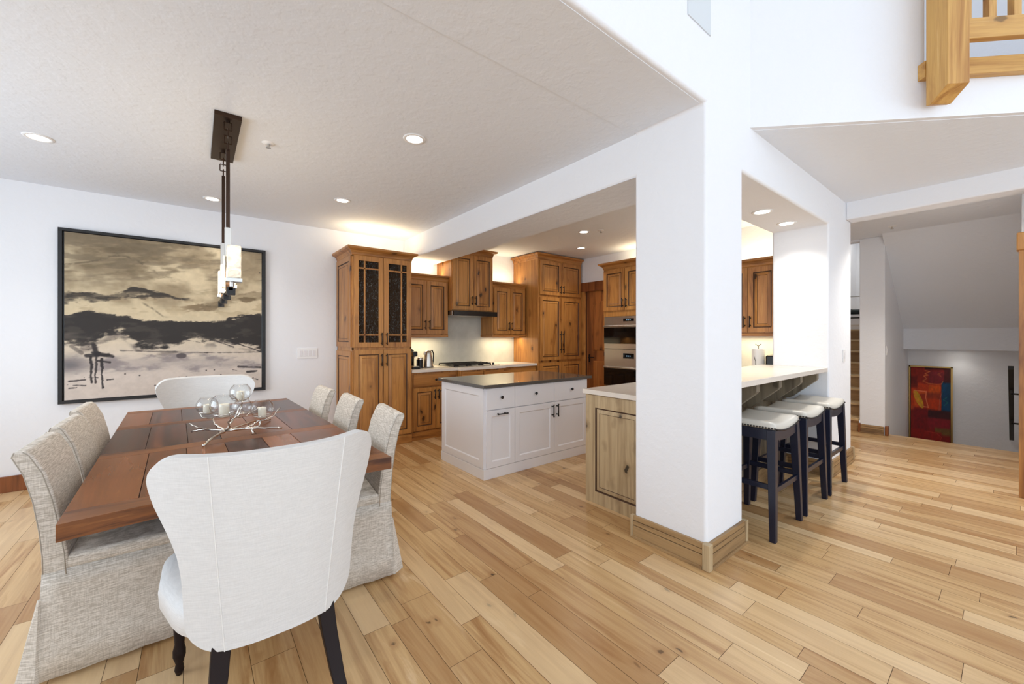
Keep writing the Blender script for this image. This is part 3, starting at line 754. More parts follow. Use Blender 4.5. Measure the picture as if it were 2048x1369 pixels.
# ------------------------------------------------------------------ slipcovered dining chairs (face +X)
def make_parsons():
    t = thing('dining_chair', '', 'chair')
    hw = .215
    # skirt: flared rectangle with slight folds
    mb = MB(); rings = []
    for z, x0, x1, y in ((.018, -.285, .30, .237), (.12, -.275, .288, .231), (.25, -.268, .275, .222), (.36, -.265, .268, .217), (.43, -.262, .265, hw)):
        pts = []
        n = 9
        def fold(s): return .004 * sin(s * 9) * max(0, (.35 - z) / .35)
        for i in range(n): pts.append((x0 + (x1 - x0) * i / n, -y + fold(i)))
        for i in range(n): pts.append((x1 + fold(i + 3), -y + 2 * y * i / n))
        for i in range(n): pts.append((x1 - (x1 - x0) * i / n, y + fold(i + 5)))
        for i in range(n): pts.append((x0 + fold(i + 7), y - 2 * y * i / n))
        rings.append([(p[0], p[1], z) for p in pts])
    mb.loft(rings).build('skirt', 'linen', t, smooth=True).data.polygons
    # kick pleats: loose flaps at the rear corners
    for s in (-1, 1):
        mb = MB(); mb.loft([[(-.335, s * .20, .02), (-.275, s * .242, .02), (-.265, s * .236, .02), (-.32, s * .19, .02)],
                            [(-.275, s * .205, .33), (-.268, s * .222, .33), (-.262, s * .218, .33), (-.268, s * .2, .33)]])
        mb.build('kick_pleat', 'linen', t)
    MB().box(-.20, .268, -hw - .002, hw + .002, .425, .485).build('seat', 'linen', t, bevel=.022, seg=4)
    # backrest, leaning and curving outwards
    prof_o = [(-.262, .41), (-.264, .50), (-.272, .60), (-.288, .72), (-.312, .83), (-.342, .905), (-.336, .922)]
    prof_i = [(-.186, .41), (-.192, .50), (-.205, .60), (-.224, .72), (-.250, .83), (-.284, .905), (-.300, .922)]
    mb = MB()
    rings = []
    for (xo, zo), (xi, zi) in zip(prof_o, prof_i):
        rings.append([(xo, -hw, zo), (xi, -hw, zi), (xi, hw, zi), (xo, hw, zo)])
    mb.loft(rings)
    b = mb.build('backrest', 'linen', t, bevel=.012, seg=3)
    for s in (-1, 1):
        MB().tube([(x + .004, s * (hw - .002), z) for x, z in prof_o], .0022, 6).tube([(x - .010, s * (hw + .0), z) for x, z in prof_i], .0018, 6).build('piping', 'pipe', b, smooth=True)
    return t
ch = make_parsons()
spots = [(-.215, 2.595, 0, 'linen slipcovered dining chair on the left side, nearest the camera'),
         (-.225, 3.14, 0, 'linen slipcovered dining chair in the middle of the left side row'),
         (-.255, 3.72, 0, 'linen slipcovered dining chair on the left side, nearest the painting'),
         (.635, 2.455, pi - .10, 'linen slipcovered dining chair on the right side, nearest the camera'),
         (.605, 3.10, pi - .04, 'linen slipcovered dining chair in the middle of the right side row'),
         (.575, 3.75, pi, 'linen slipcovered dining chair on the right side, nearest the tall cabinet')]
for i, (x, y, a, lab) in enumerate(spots):
    c = ch if i == 0 else copy_tree(ch)
    c.location = (x, y, 0); c.rotation_euler = (0, 0, a); c['label'] = lab; c['group'] = 'slipcovered chairs along the table sides'

# ------------------------------------------------------------------ wingback host chairs (face +Y)
def make_wing():
    t = thing('host_chair', '', 'chair')
    def hw(z):
        pts = [(.36, .25), (.46, .252), (.55, .255), (.62, .259), (.68, .267), (.74, .283), (.80, .305), (.86, .328), (.92, .342), (1.02, .340)]
        for (a, p), (b, q) in zip(pts[:-1], pts[1:]):
            if z <= b: return p + (q - p) * (z - a) / (b - a)
        return pts[-1][1]
    NU, NV = 24, 30
    def outer(uu, vv, d):
        s = .5 - .5 * cos(pi * vv); ZB, ZT = .358, 1.012; z = ZB + (ZT - ZB) * s
        h = hw(z); c = 1.0
        for dist, r in ((z - ZB, .10), (ZT - z, .085)):
            if dist < r: c = min(c, (h - r + math.sqrt(max(0, r * r - (r - dist) ** 2))) / h)
        x = h * c * uu
        fwd = .15 * abs(x / .32) ** 2.6
        y = -.02 - .11 * s ** 1.2 + fwd
        return (x * (1 - d * .25), y + d, z - (d * .10 if s > .9 else 0) + (d * .12 if s < .1 else 0))
    def grid(d): return [[outer(-1 + 2 * i / NU, j / NV, d) for i in range(NU + 1)] for j in range(NV + 1)]
    A, B = grid(0), grid(.075)
    vs = [p for r in A for p in r] + [p for r in B for p in r]; n = NU + 1; off = n * (NV + 1); fs = []
    for j in range(NV):
        for i in range(NU):
            a = j * n + i; fs.append((a, a + 1, a + n + 1, a + n)); fs.append((off + a, off + a + n, off + a + n + 1, off + a + 1))
    for j in range(NV):
        for i in (0, NU):
            a = j * n + i; fs.append((a, a + n, off + a + n, off + a))
    for i in range(NU):
        for j in (0, NV):
            a = j * n + i; fs.append((a, a + 1, off + a + 1, off + a))
    b = MB().add(vs, fs).build('backrest', 'wing', t, smooth=True, bevel=.014, seg=3)
    for s in (-1, 1):
        pth = []
        for j in range(0, NV + 1):
            sv = .5 - .5 * cos(pi * j / NV); e = outer(1, j / NV, 0)[0]; p = outer(s * (.150 + .045 * sv) / e, j / NV, -.0005); pth.append(p)
        MB().tube(pth, .0022, 5).build('seam', 'seam', b, smooth=True)
    # edge welt
    # seat, broad cushion with rounded front
    rings = []
    for z, g in ((.385, .012), (.395, 0), (.45, -.004), (.475, .0), (.488, .03), (.492, .09)):
        pts = []
        for k in range(36):
            a = 2 * pi * k / 36; ca, sa = cos(a), sin(a)
            x = (.325 - g) * math.copysign(abs(ca) ** .35, ca); y = (.29 - g) * math.copysign(abs(sa) ** .38, sa)
            if y < 0: x *= 1 - .22 * (-y / .29)
            pts.append((x, .33 + y, z))
        rings.append(pts)
    MB().loft(rings).build('seat', 'wing', t, smooth=True)
    for s in (-1, 1):
        r = []
        for z, dy, dx, a, bq in ((.40, .0, .0, .027, .027), (.28, -.03, .01, .025, .026), (.15, -.085, .025, .021, .023), (0, -.17, .05, .017, .02)):
            cx, cy = s * (.155 + dx), .045 + dy
            r.append([(cx - a, cy - bq, z), (cx + a, cy - bq, z), (cx + a, cy + bq, z), (cx - a, cy + bq, z)])
        MB().loft(r[::-1]).build('leg', 'espresso', t, bevel=.003)
        MB().lathe([(.010, 0), (.016, .02), (.012, .045), (.021, .075), (.021, .10), (.015, .125), (.024, .26), (.030, .40)], (s * .275, .53, 0), 14, cap=True).build('leg', 'espresso', t, smooth=True)
    return t
wg = make_wing()
wg.location = (.222, 1.575, 0); wg['label'] = 'white upholstered wingback chair at the table end nearest the camera, seen from behind'
wg['group'] = 'wingback chairs at the table ends'
w2 = copy_tree(wg); w2.location = (.085, 4.64, 0); w2.rotation_euler = (0, 0, pi + .02); w2.scale = (1.06, 1, .985); w2['label'] = 'ivory wingback chair at the far table end, in front of the painting'

# ------------------------------------------------------------------ candle centrepiece
t = thing('candelabra', 'silver twig candelabra holding clear glass bowls on the dining table', 'candle holder', (.13, 2.98, .76))
def P(x, y, z): return (x - .13, y - 2.98, z - .76)
rnd = random.Random(3)
def twig(pts, r0, r1, n=7, sub=5):
    out = []; rad = []
    for i in range(len(pts) - 1):
        for k in range(sub):
            f = k / sub; p = [pts[i][q] + (pts[i + 1][q] - pts[i][q]) * f + rnd.uniform(-.003, .003) for q in range(3)]
            out.append(p); g = (i + f) / (len(pts) - 1); rad.append((r0 + (r1 - r0) * g) * rnd.uniform(.82, 1.2))
    out.append(pts[-1]); rad.append(r1 * 1.3)
    return out, rad
root = P(.14, 2.97, .80)
bowls = [(.132, 2.935, .957, .073), (.055, 3.13, .938, .058), (.222, 3.07, 1.012, .060), (.328, 2.955, .914, .064), (.245, 3.20, .90, .055)]
branches = [([root, P(.08, 2.86, .79), P(.03, 2.76, .771)], .008, .006), ([root, P(.28, 2.93, .80), P(.43, 2.90, .785)], .009, .006),
            ([root, P(.04, 3.08, .80), P(-.02, 3.14, .785)], .007, .005), ([root, P(.30, 3.17, .80), P(.42, 3.35, .768)], .007, .005),
            ([P(.27, 2.93, .80), P(.275, 2.905, .771)], .006, .007), ([P(.06, 3.05, .80), P(.0, 3.02, .83), P(-.03, 3.06, .85)], .004, .003),
            ([P(.27, 2.93, .80), P(.31, 2.93, .81), P(.318, 2.95, .845)], .005, .004), ([P(.22, 2.94, .80), P(.28, 2.95, .82), P(.318, 2.95, .845)], .004, .004),
            ([P(.318, 2.95, .84), P(.38, 2.94, .855), P(.43, 2.98, .905)], .004, .003),
            ([root, P(.16, 2.93, .83), P(.15, 2.915, .86)], .006, .004), ([P(.15, 2.915, .86), P(.16, 2.85, .885), P(.155, 2.845, .93)], .004, .003), ([P(.15, 2.915, .86), P(.2, 2.875, .90), P(.215, 2.88, .95)], .004, .003),
            ([root, P(.09, 3.05, .83), P(.085, 3.12, .855)], .005, .004), ([P(.085, 3.12, .855), P(.03, 3.09, .87), P(.02, 3.11, .90)], .004, .003),
            ([root, P(.19, 3.04, .86), P(.225, 3.06, .935)], .006, .004), ([P(.225, 3.06, .935), P(.228, 3.0, .95), P(.226, 3.0, 1.02)], .004, .003),
            ([P(.19, 3.04, .86), P(.26, 3.12, .85), P(.33, 3.13, .90)], .004, .003)]
mb = MB()
for pts, a, b in branches:
    pa, ra = twig(pts, a, b); mb.tube(pa, ra, 7)
mb.build('branch_frame', 'silver', t, smooth=True)
for i, (x, y, z, r) in enumerate(bowls):
    pr = [(r * sin(a), -r * cos(a)) for a in [pi * .02 + pi * .77 * k / 16 for k in range(17)]]
    c = P(x, y, z); MB().lathe(pr, c, 28).build('glass_bowl', 'glassclear', t, smooth=True)
    MB().lathe([(r * sin(pi * .79) - .0015, 0), (r * sin(pi * .79) + .0015, .001), (r * sin(pi * .79) + .0015, .003), (r * sin(pi * .79) - .0015, .003)], (c[0], c[1], c[2] + r * .79), 28).build('bowl_rim', 'glassclear', t, smooth=True)
    ring_r = r * .75; MB().tube([(c[0] + ring_r * cos(2 * pi * k / 20), c[1] + ring_r * sin(2 * pi * k / 20), c[2] - r * .68) for k in range(21)], .0025, 6).build('bowl_ring', 'silver', t, smooth=True)
for (x, y, z, r), nm in zip(bowls[:4], ['in the largest front bowl', 'in the left rear bowl', 'in the topmost bowl', 'in the right-hand bowl']):
    cd = MB().lathe([(0, 0), (r * .36, 0), (r * .36, r * 1.0), (r * .25, r * 1.03), (0, r * .98)], (x, y, z - r * .90), 18).cyl((x, y, z + r * .05), (x, y, z + r * .22), .0012, n=5)
    tag(cd.build('candle', 'candle', smooth=False), 'ivory pillar candle ' + nm + ' of the silver candelabra', 'candle', 'candles in the centrepiece')

# ------------------------------------------------------------------ linear chandelier
t = thing('chandelier', 'linear bronze chandelier with lit square glass shades above the dining table', 'chandelier', (.157, 3.40, 2.75))
MB().box(-.07, .07, -.38, .40, -.028, 0).build('canopy', 'bronze', t, bevel=.002)
for y in (-.33, .20):
    mb = MB(); z = -.03; turn = 0
    mb.cyl((0, y, -.028), (0, y, -.045), .012)
    for k in range(4):
        a, h = .020, .048; zt = -.04 - k * .042
        ps = [(-a, zt), (a, zt), (a, zt - h), (-a, zt - h), (-a, zt)]
        if k % 2: ps = [(x * .45, zz) for x, zz in ps]
        for (x0, z0), (x1, z1) in zip(ps[:-1], ps[1:]):
            p = (x0, y, z0) if k % 2 == 0 else (0, y + x0 * 2.2, z0); q = (x1, y, z1) if k % 2 == 0 else (0, y + x1 * 2.2, z1)
            mb.tube([p, q], .0035, 6)
    mb.build('chain', 'bronze', t)
    MB().box(-.010, .010, y - .010, y + .010, -.72, -.208).build('rod', 'bronze', t)
    MB().box(-.017, .017, y - .017, y + .017, -.88, -.70).build('sleeve', 'steel', t, bevel=.001)
    MB().box(-.012, .012, y - .012, y + .012, -1.105, -.87).build('rod', 'bronze', t)
MB().box(-.011, .011, -.60, .59, -1.115, -1.093).build('bottom_bar', 'bronze', t, bevel=.001)
for y in (-.58, -.195, .19, .575):
    sx = .015
    MB().box(-.034 + sx, .034 + sx, y - .034, y + .034, -1.045, -.855).build('glass_shade', 'shade', t, bevel=.008, seg=3)
    MB().box(-.039 + sx, .039 + sx, y - .039, y + .039, -1.066, -1.045).build('shade_tray', 'nickel', t, bevel=.001)
    MB().cyl((.006, y, -1.095), (.006, y, -1.066), .011).build('stem', 'nickel', t)
    MB().box(-.018, .022, y - .02, y + .02, -1.142, -1.098).build('end_block', 'black', t, bevel=.001)
    l = bpy.data.lights.new('chandelier_bulb', 'POINT'); l.energy = 2.6; l.color = (1, .80, .52); l.shadow_soft_size = .06
    lo = bpy.data.objects.new('chandelier_bulb', l); col.objects.link(lo); lo.location = (sx, y + (.19 if y < .5 else -.57), -1.0); lo.parent = t

# ------------------------------------------------------------------ recessed lights, detectors
def downlight(x, y, z, label, power, r=.052, color=(1, .94, .85), blend=.8, angle=125):
    t = thing('recessed_light', label, 'ceiling light', (x, y, z), 0, 'recessed ceiling lights')
    MB().lathe([(r, -.001), (r + .004, -.006), (r + .022, -.005), (r + .026, 0), (r, 0)], (0, 0, 0), 28).build('trim_ring', 'whitepl', t, smooth=True)
    MB().cyl((0, 0, -.003), (0, 0, -.0005), r, n=28).build('lens', 'bulb', t)
    l = bpy.data.lights.new('downlight', 'SPOT'); l.energy = power; l.color = color; l.spot_size = R(angle); l.spot_blend = blend; l.shadow_soft_size = .045
    o = bpy.data.objects.new('downlight', l); col.objects.link(o); o.location = (0, 0, -.012); o.parent = t
for x, y, lab in [(-.857, 4.208, 'round recessed ceiling light, leftmost of all, above the painting side'), (1.196, 2.609, 'round recessed ceiling light right of the chandelier, nearest the beam edge'),
                  (1.165, 4.242, 'round recessed ceiling light in the dining ceiling in front of the tall cabinet'), (.129, 5.005, 'round recessed ceiling light hidden partly behind the chandelier rods')]:
    downlight(x, y, 2.75, lab, 26)
for x, y, lab in [(4.016, 3.541, 'round recessed kitchen ceiling light beside the sprinkler head'), (4.72, 4.22, 'round recessed kitchen ceiling light in front of the refrigerator')]:
    downlight(x, y, 2.75, lab, 42)
for x, y in [(3.3, 4.3), (3.5, 2.7)]: pass
for x, y, lab in [(3.92, 1.39, 'round recessed light over the bar, left one of the pair in the opening'), (4.506, 1.385, 'round recessed light over the bar, right one of the pair in the opening')]:
    downlight(x, y, 2.47, lab, 34, .058)
def sprinkler(x, y, z, label):
    t = thing('sprinkler_head', label, 'sprinkler', (x, y, z))
    MB().lathe([(.0, -.008), (.036, -.006), (.042, 0)], (0, 0, 0), 24).build('cover_plate', 'whitepl', t, smooth=True)
    MB().cyl((0, 0, -.03), (0, 0, -.006), .007).cyl((0, 0, -.034), (0, 0, -.03), .016, n=12).build('head', 'nickel', t)
downlight(5.93, .55, 2.76, 'unseen recessed light added to brighten the hall, just behind the dropped header', 130)  # lamp added out of view to lighten the dark hall
downlight(9.15, .55, 1.165, 'unseen recessed light added to brighten the stairwell, under the dropped soffit over the red painting', 3.5)  # added where the camera cannot see it, lifts the stairwell brightness
downlight(6.5, 2.2, 2.76, 'unseen recessed light added in the hall ceiling, around the corner from the bar', 26)  # extra hall lamp added outside the view
downlight(11.0, 1.85, 4.3, 'unseen recessed light added to brighten the upper stairs, above the landing', 70)  # unseen lamp added so the upper stair walls are not dark
sprinkler(.406, 3.318, 2.75, 'fire sprinkler head on the ceiling right of the chandelier canopy')
sprinkler(4.133, 3.354, 2.75, 'fire sprinkler head on the kitchen ceiling beside a recessed light')
sprinkler(6.90, .97, 2.76, 'fire sprinkler head on the hall ceiling by the stairs')

# ------------------------------------------------------------------ paintings (colour attribute painted in code)
def fbm(u, v, fx, fy, seed, octv=5):
    rs = np.random.RandomState(seed); out = np.zeros_like(u); amp = 1; tot = 0
    for o in range(octv):
        n = 64; g = rs.rand(n, n); x = (u * fx * 2 ** o) % n; y = (v * fy * 2 ** o) % n
        xi = np.floor(x).astype(int); yi = np.floor(y).astype(int); xf = x - xi; yf = y - yi
        xf = xf * xf * (3 - 2 * xf); yf = yf * yf * (3 - 2 * yf); xi %= n; yi %= n; x1 = (xi + 1) % n; y1 = (yi + 1) % n
        out += amp * ((g[yi, xi] * (1 - xf) + g[yi, x1] * xf) * (1 - yf) + (g[y1, xi] * (1 - xf) + g[y1, x1] * xf) * yf); tot += amp; amp *= .55
    return out / tot
def sm(x, a, b): t_ = np.clip((x - a) / (b - a), 0, 1); return t_ * t_ * (3 - 2 * t_)
def canvas_mesh(name, W, H, NX, NY, rgb, parent, place, rough=.75):
    vs = []; 
    X, Z = np.meshgrid(np.linspace(0, W, NX), np.linspace(0, H, NY))
    pts = np.stack([X.ravel(), np.zeros(X.size), Z.ravel()], 1)
    idx = np.arange(NX * NY).reshape(NY, NX)
    f = np.stack([idx[:-1, :-1], idx[:-1, 1:], idx[1:, 1:], idx[1:, :-1]], -1).reshape(-1, 4)
    me = bpy.data.meshes.new(name); me.vertices.add(len(pts)); me.vertices.foreach_set('co', pts.ravel())
    me.loops.add(f.size); me.loops.foreach_set('vertex_index', f.ravel()); me.polygons.add(len(f))
    me.polygons.foreach_set('loop_start', np.arange(0, f.size, 4)); me.polygons.foreach_set('loop_total', np.full(len(f), 4)); me.update(calc_edges=True)
    a = me.color_attributes.new('paint', 'FLOAT_COLOR', 'POINT')
    c = rgb.reshape(-1, 3) / 255; c = np.where(c <= .04045, c / 12.92, ((c + .055) / 1.055) ** 2.4)
    a.data.foreach_set('color', np.concatenate([c, np.ones((len(c), 1))], 1).ravel().astype(np.float32))
    t_ = NT(name + '_paint'); at = t_.n.new('ShaderNodeAttribute'); at.attribute_name = 'paint'
    wv = t_.noise(t_.coord(), 300, 2); t_.bump(wv, .15, .001); t_.set(Base_Color=at.outputs['Color'], Roughness=rough)
    me.materials.append(t_.m); o = bpy.data.objects.new(name, me); col.objects.link(o); o.parent = parent; o.location = place
    return o
# landscape: control points are (x, y) read in a 1340 x ~1100 sketch grid, bottom-up mapped to u, v
_a = math.atan2(1008, 798); _s, _c = sin(_a), cos(_a)
def onwall(px, py):
    px = 100 + px / 3.4217; py = 430 + py / 3.4225
    tt = (px - 1024) / 798; d = 5.465 / (-tt * _c + _s); return tt * d * _s + d * _c, 1.37 - (py - 673) * d / 798
X0, X1, Z0, Z1 = -.955, .600, .775, 2.340
def uv(pts): return np.array([((onwall(*p)[0] - X0) / (X1 - X0), (onwall(*p)[1] - Z0) / (Z1 - Z0)) for p in pts])
NX, NY = 460, 460
U, V = np.meshgrid(np.linspace(0, 1, NX), np.linspace(0, 1, NY))
def curve(pts): q = uv(pts); return np.interp(U, q[:, 0], q[:, 1])
n1 = fbm(U, V, 4, 5, 1); n2 = fbm(U, V, 10, 26, 2); n3 = fbm(U, V, 40, 40, 3); n4 = fbm(U, V, 3, 9, 4)
C = lambda c: np.array(c, float)[None, None, :]
def blend(img, m, c): return img * (1 - m[..., None]) + C(c) * m[..., None]
img = np.ones((NY, NX, 3)) * C((206, 190, 158))
img = blend(img, sm(V, .55, .1), (204, 192, 182))
img = blend(img, sm(n1 + (V - .72) * 1.1 - abs(U - .35) * .25 + .06, .40, .72) * .85, (140, 124, 98))
img = blend(img, sm(fbm(U + V * .3, V - U * .15, 6, 34, 9) + (V - .85) * .5 - U * .1, .42, .60) * .5 * sm(V, .62, .8), (104, 92, 74))
img = blend(img, sm(n2 + (V - .8) * .8 - abs(U - .3) * .5, .45, .75) * .55, (104, 90, 68))
arc = .80 + .09 * np.exp(-((U - .24) / .14) ** 2) - .05 * sm(U, .3, .6) + (n1 - .5) * .05
arc = arc + (n2 - .5) * .05
img = blend(img, np.exp(-((V - arc) / .009) ** 2) * .6 * sm(n3 + n1 * .5, .60, .85) * sm(.62 - U, 0, .3), (84, 74, 58))
img = blend(img, np.exp(-((V - arc + .05 + U * .04) / .016) ** 2) * .35 * sm(n2, .35, .6), (110, 96, 72))
n5 = fbm(U + V * .5, V - U * .2, 14, 60, 8)
jit = (n2 - .5) * .06 + (n3 - .5) * .035 + (n5 - .5) * .05
# upper ridges
ta = curve([(110, 515), (200, 522), (300, 535), (400, 545), (500, 525), (560, 505), (640, 497), (700, 515), (800, 545), (900, 578)])
ba = curve([(110, 610), (200, 590), (300, 600), (400, 588), (500, 560), (600, 560), (700, 566), (800, 570), (900, 582)])
m = sm(ta - V + jit * .6, -.004, .006) * sm(V - ba + jit, -.012, .012) * sm(.62 - U, 0, .08)
img = blend(img, m * (.55 + .45 * sm(n2, .35, .55)), (58, 52, 46))
tr = curve([(820, 632), (1010, 615), (1150, 585), (1300, 535), (1450, 515)]); br = curve([(820, 640), (1010, 645), (1150, 640), (1300, 600), (1450, 590)])
img = blend(img, sm(tr - V + jit * .5, -.004, .008) * sm(V - br + jit, -.015, .012) * sm(U, .5, .6) * .75 * (.5 + .5 * sm(n2, .4, .55)), (92, 76, 54))
dl = curve([(590, 580), (700, 640), (780, 700), (1450, 700)]); img = blend(img, np.exp(-((V - dl) / .007) ** 2) * sm(U, .33, .36) * sm(.50 - U, 0, .1) * .6 * sm(n3, .3, .6), (90, 80, 66))
img = blend(img, sm(n2, .52, .62) * sm(V, .5, .56) * sm(.66 - V, 0, .05) * .35, (150, 130, 100))
# main dark band
tb = curve([(110, 695), (200, 672), (300, 660), (380, 657), (500, 685), (600, 715), (750, 725), (1000, 738), (1100, 730), (1200, 715), (1300, 695), (1450, 672)])
bb = curve([(110, 865), (200, 885), (300, 868), (400, 810), (480, 782), (540, 830), (600, 895), (700, 925), (850, 905), (950, 850), (1100, 850), (1250, 865), (1350, 885), (1450, 930)])
m = sm(tb - V + jit * .7, -.003, .008) * sm(V - bb + jit * 1.6, -.02, .022)
img = blend(img, m * (.90 + .1 * sm(n2, .3, .5)), (46, 42, 40))
img = blend(img, m * sm(n4, .55, .72) * .35 * (U < .4), (140, 128, 116))
img = blend(img, np.exp(-((V - (bb - .035)) / .02) ** 2) * sm(n2, .42, .6) * .55, (96, 88, 84))
# grey washes below
tw = curve([(110, 960), (300, 970), (500, 965), (700, 960), (900, 945), (1100, 960), (1450, 1000)]); bw = curve([(110, 1085), (300, 1080), (500, 1075), (700, 1060), (900, 1060), (1100, 1055), (1450, 1045)])
img = blend(img, sm(tw - V + jit, -.01, .03) * sm(V - bw + jit, -.02, .02) * .6 * (.5 + .8 * sm(n2, .35, .65)), (128, 120, 122))
img = blend(img, np.exp(-(((U - .02) / .07) ** 2 + ((V - .21) / .045) ** 2)) * .7, (84, 82, 88))
bl = uv([(900, 965)])[0]; img = blend(img, sm(n3 * .25 + np.exp(-(((U - bl[0]) / .035) ** 2 + ((V - bl[1]) / .022) ** 2)), .55, .75) * .75, (74, 66, 68))
for (xa, ya, xb, yb, wd, k_) in [(1090, 850, 1260, 905, .004, .8), (1250, 870, 1450, 940, .004, .8), (900, 850, 1060, 880, .003, .6), (1000, 840, 1180, 870, .003, .5), (1060, 945, 1450, 940, .003, .5), (480, 930, 1080, 945, .004, .45),
                              (280, 975, 285, 1150, .005, .9), (318, 975, 312, 1150, .004, .8), (352, 985, 362, 1185, .005, .9), (240, 1115, 330, 1115, .003, .7), (300, 890, 330, 960, .012, .9), (250, 965, 400, 960, .010, .85), (300, 945, 430, 970, .010, .85), (330, 1000, 410, 1010, .005, .8),
                              (130, 1140, 240, 1130, .005, .8), (120, 1165, 240, 1170, .003, .7), (130, 1188, 180, 1184, .004, .8), (395, 1130, 435, 1125, .005, .75), (1290, 1040, 1440, 1045, .006, .7), (1350, 1075, 1410, 1070, .007, .8), (1250, 1060, 1300, 1072, .003, .5), (1360, 1118, 1375, 1135, .003, .9), (1375, 1135, 1390, 1115, .003, .9), (1390, 1120, 1420, 1128, .002, .7), (150, 900, 215, 945, .010, .4)]:
    p, q = uv([(xa, ya)])[0], uv([(xb, yb)])[0]; dx, dy = q - p; L2 = dx * dx + dy * dy
    tt = np.clip(((U - p[0]) * dx + (V - p[1]) * dy) / L2, 0, 1); dd = np.hypot(U - p[0] - tt * dx + (n5 - .5) * .012, V - p[1] - tt * dy) + (n3 - .5) * .007 + (n5 - .5) * .004
    img = blend(img, sm(-dd, -wd * 1.4, -wd * .5) * k_, (38, 34, 36))
for (x_, y_) in [(515, 1090), (615, 1100), (883, 1113), (935, 1110), (1070, 1065), (1125, 1062), (1170, 1095), (1435, 398), (720, 1168)]:
    p = uv([(x_, y_)])[0]; img = blend(img, sm(-np.hypot(U - p[0], V - p[1]), -.006, -.003) * .8, (48, 42, 44))
img *= (1 + (n3 - .5) * .10)[..., None]
t = thing('framed_painting', 'large black-framed abstract landscape painting of dark hills on the back wall', 'painting', (-.995, 5.5, .742))
W, H = 1.635, 1.632
mb = MB().box(0, W, -.045, -.003, 0, .028).box(0, W, -.045, -.003, H - .028, H).box(0, .028, -.045, -.003, 0.028, H - .028).box(W - .028, W, -.045, -.003, .028, H - .028)
mb.build('frame', 'frame', t, bevel=.002); MB().box(.028, W - .028, -.02, -.004, .028, H - .028).build('backing', 'blkpl', t)
MB().box(.040, W - .040, -.0345, -.02, .033, H - .033).build('stretcher', 'frame', t)
canvas_mesh('canvas', X1 - X0, Z1 - Z0, NX, NY, np.clip(img, 0, 255), t, (X0 + .995, -.035, Z0 - .742))

# red abstract at the foot of the stairs. grid read top-down (x 130..780, y 100..1260 of the sketch)
NX, NY = 200, 400
U, V = np.meshgrid(np.linspace(0, 1, NX), np.linspace(0, 1, NY))
n1 = fbm(U, V, 4, 7, 11); n2 = fbm(U, V, 20, 30, 12); j1 = (n1 - .5) * .10
def reg(x0, x1, y0, y1, s=.02):
    a, b = (x0 - 130) / 650, (x1 - 130) / 650; c_, d_ = 1 - (y1 - 100) / 1320, 1 - (y0 - 100) / 1320
    return sm(U + j1 * .4, a - s, a + s) * sm(b - U - j1 * .4, -s, s) * sm(V + j1 * .3, c_ - s, c_ + s) * sm(d_ - V + j1 * .3, -s, s)
img = np.ones((NY, NX, 3)) * C((134, 26, 22))
for box_, c_, k_ in [((100, 420, 100, 440), (142, 34, 20), 1), ((370, 900, 90, 130), (40, 20, 20), .9), ((430, 680, 150, 360), (118, 34, 44), .8), ((100, 640, 360, 780), (196, 62, 18), .95), ((430, 620, 370, 520), (206, 84, 20), .9), ((400, 620, 500, 600), (140, 52, 30), .8),
                     ((100, 240, 240, 440), (96, 20, 18), .7), ((640, 900, 320, 790), (14, 68, 104), 1), ((680, 900, 100, 320), (66, 18, 24), .9), ((190, 400, 480, 740), (214, 92, 34), .8), ((260, 400, 520, 740), (150, 40, 20), .7), ((420, 900, 780, 910), (62, 24, 30), .95), ((120, 200, 740, 800), (206, 86, 48), .7),
                     ((180, 410, 760, 1150), (122, 18, 24), .9), ((420, 900, 910, 1060), (138, 26, 40), .9), ((530, 900, 1050, 1160), (112, 88, 42), .9), ((100, 640, 1120, 1300), (150, 28, 20), .8)]:
    img = blend(img, reg(*box_) * k_, c_)
lx, ly = (260 - 130) / 650, 1 - (620 - 100) / 1320
dx, dy = (U - lx), (V - ly) * 2.0; a_ = R(62); p_ = dx * cos(a_) - dy * sin(a_); q_ = dx * sin(a_) + dy * cos(a_)
img = blend(img, sm(1 - (p_ / .26) ** 2 - (q_ / .085) ** 2, 0, .2) * .95, (206, 156, 34))
def stroke(pts, wd, c_, k_):
    global img
    for (xa, ya), (xb, yb) in zip(pts[:-1], pts[1:]):
        p = np.array(((xa - 130) / 650, 1 - (ya - 100) / 1320)); q = np.array(((xb - 130) / 650, 1 - (yb - 100) / 1320)); d_ = q - p
        tt = np.clip(((U - p[0]) * d_[0] + (V - p[1]) * d_[1] * 4) / (d_[0] ** 2 + 4 * d_[1] ** 2), 0, 1)
        dd = np.hypot(U - p[0] - tt * d_[0], (V - p[1] - tt * d_[1]) * 2); img = blend(img, sm(-dd, -wd * 1.6, -wd * .5) * k_, c_)
stroke([(370, 150), (450, 160), (370, 200), (420, 220), (350, 240), (400, 280), (330, 320), (430, 355), (560, 360), (640, 350), (660, 310)], .010, (206, 110, 60), .8)
stroke([(180, 480), (390, 490), (380, 590), (425, 740), (350, 735)], .012, (232, 130, 90), .85); stroke([(180, 480), (240, 640), (330, 730)], .008, (220, 120, 70), .7)
stroke([(680, 690), (740, 640), (670, 600), (720, 560)], .010, (30, 110, 110), .8); stroke([(600, 770), (610, 600), (650, 480)], .008, (170, 110, 100), .6)
stroke([(370, 1130), (560, 1140), (640, 1200), (620, 1240)], .008, (190, 60, 50), .7); stroke([(590, 180), (640, 240), (580, 200), (640, 170)], .008, (170, 80, 50), .6)
img *= (1 + (n2 - .5) * .35)[..., None]
t = thing('framed_painting', 'red, orange and blue abstract painting in thin gold frame by the lower stairs', 'painting', (9.38, 1.112, -.50), R(-90))
W, H = .495, 1.383
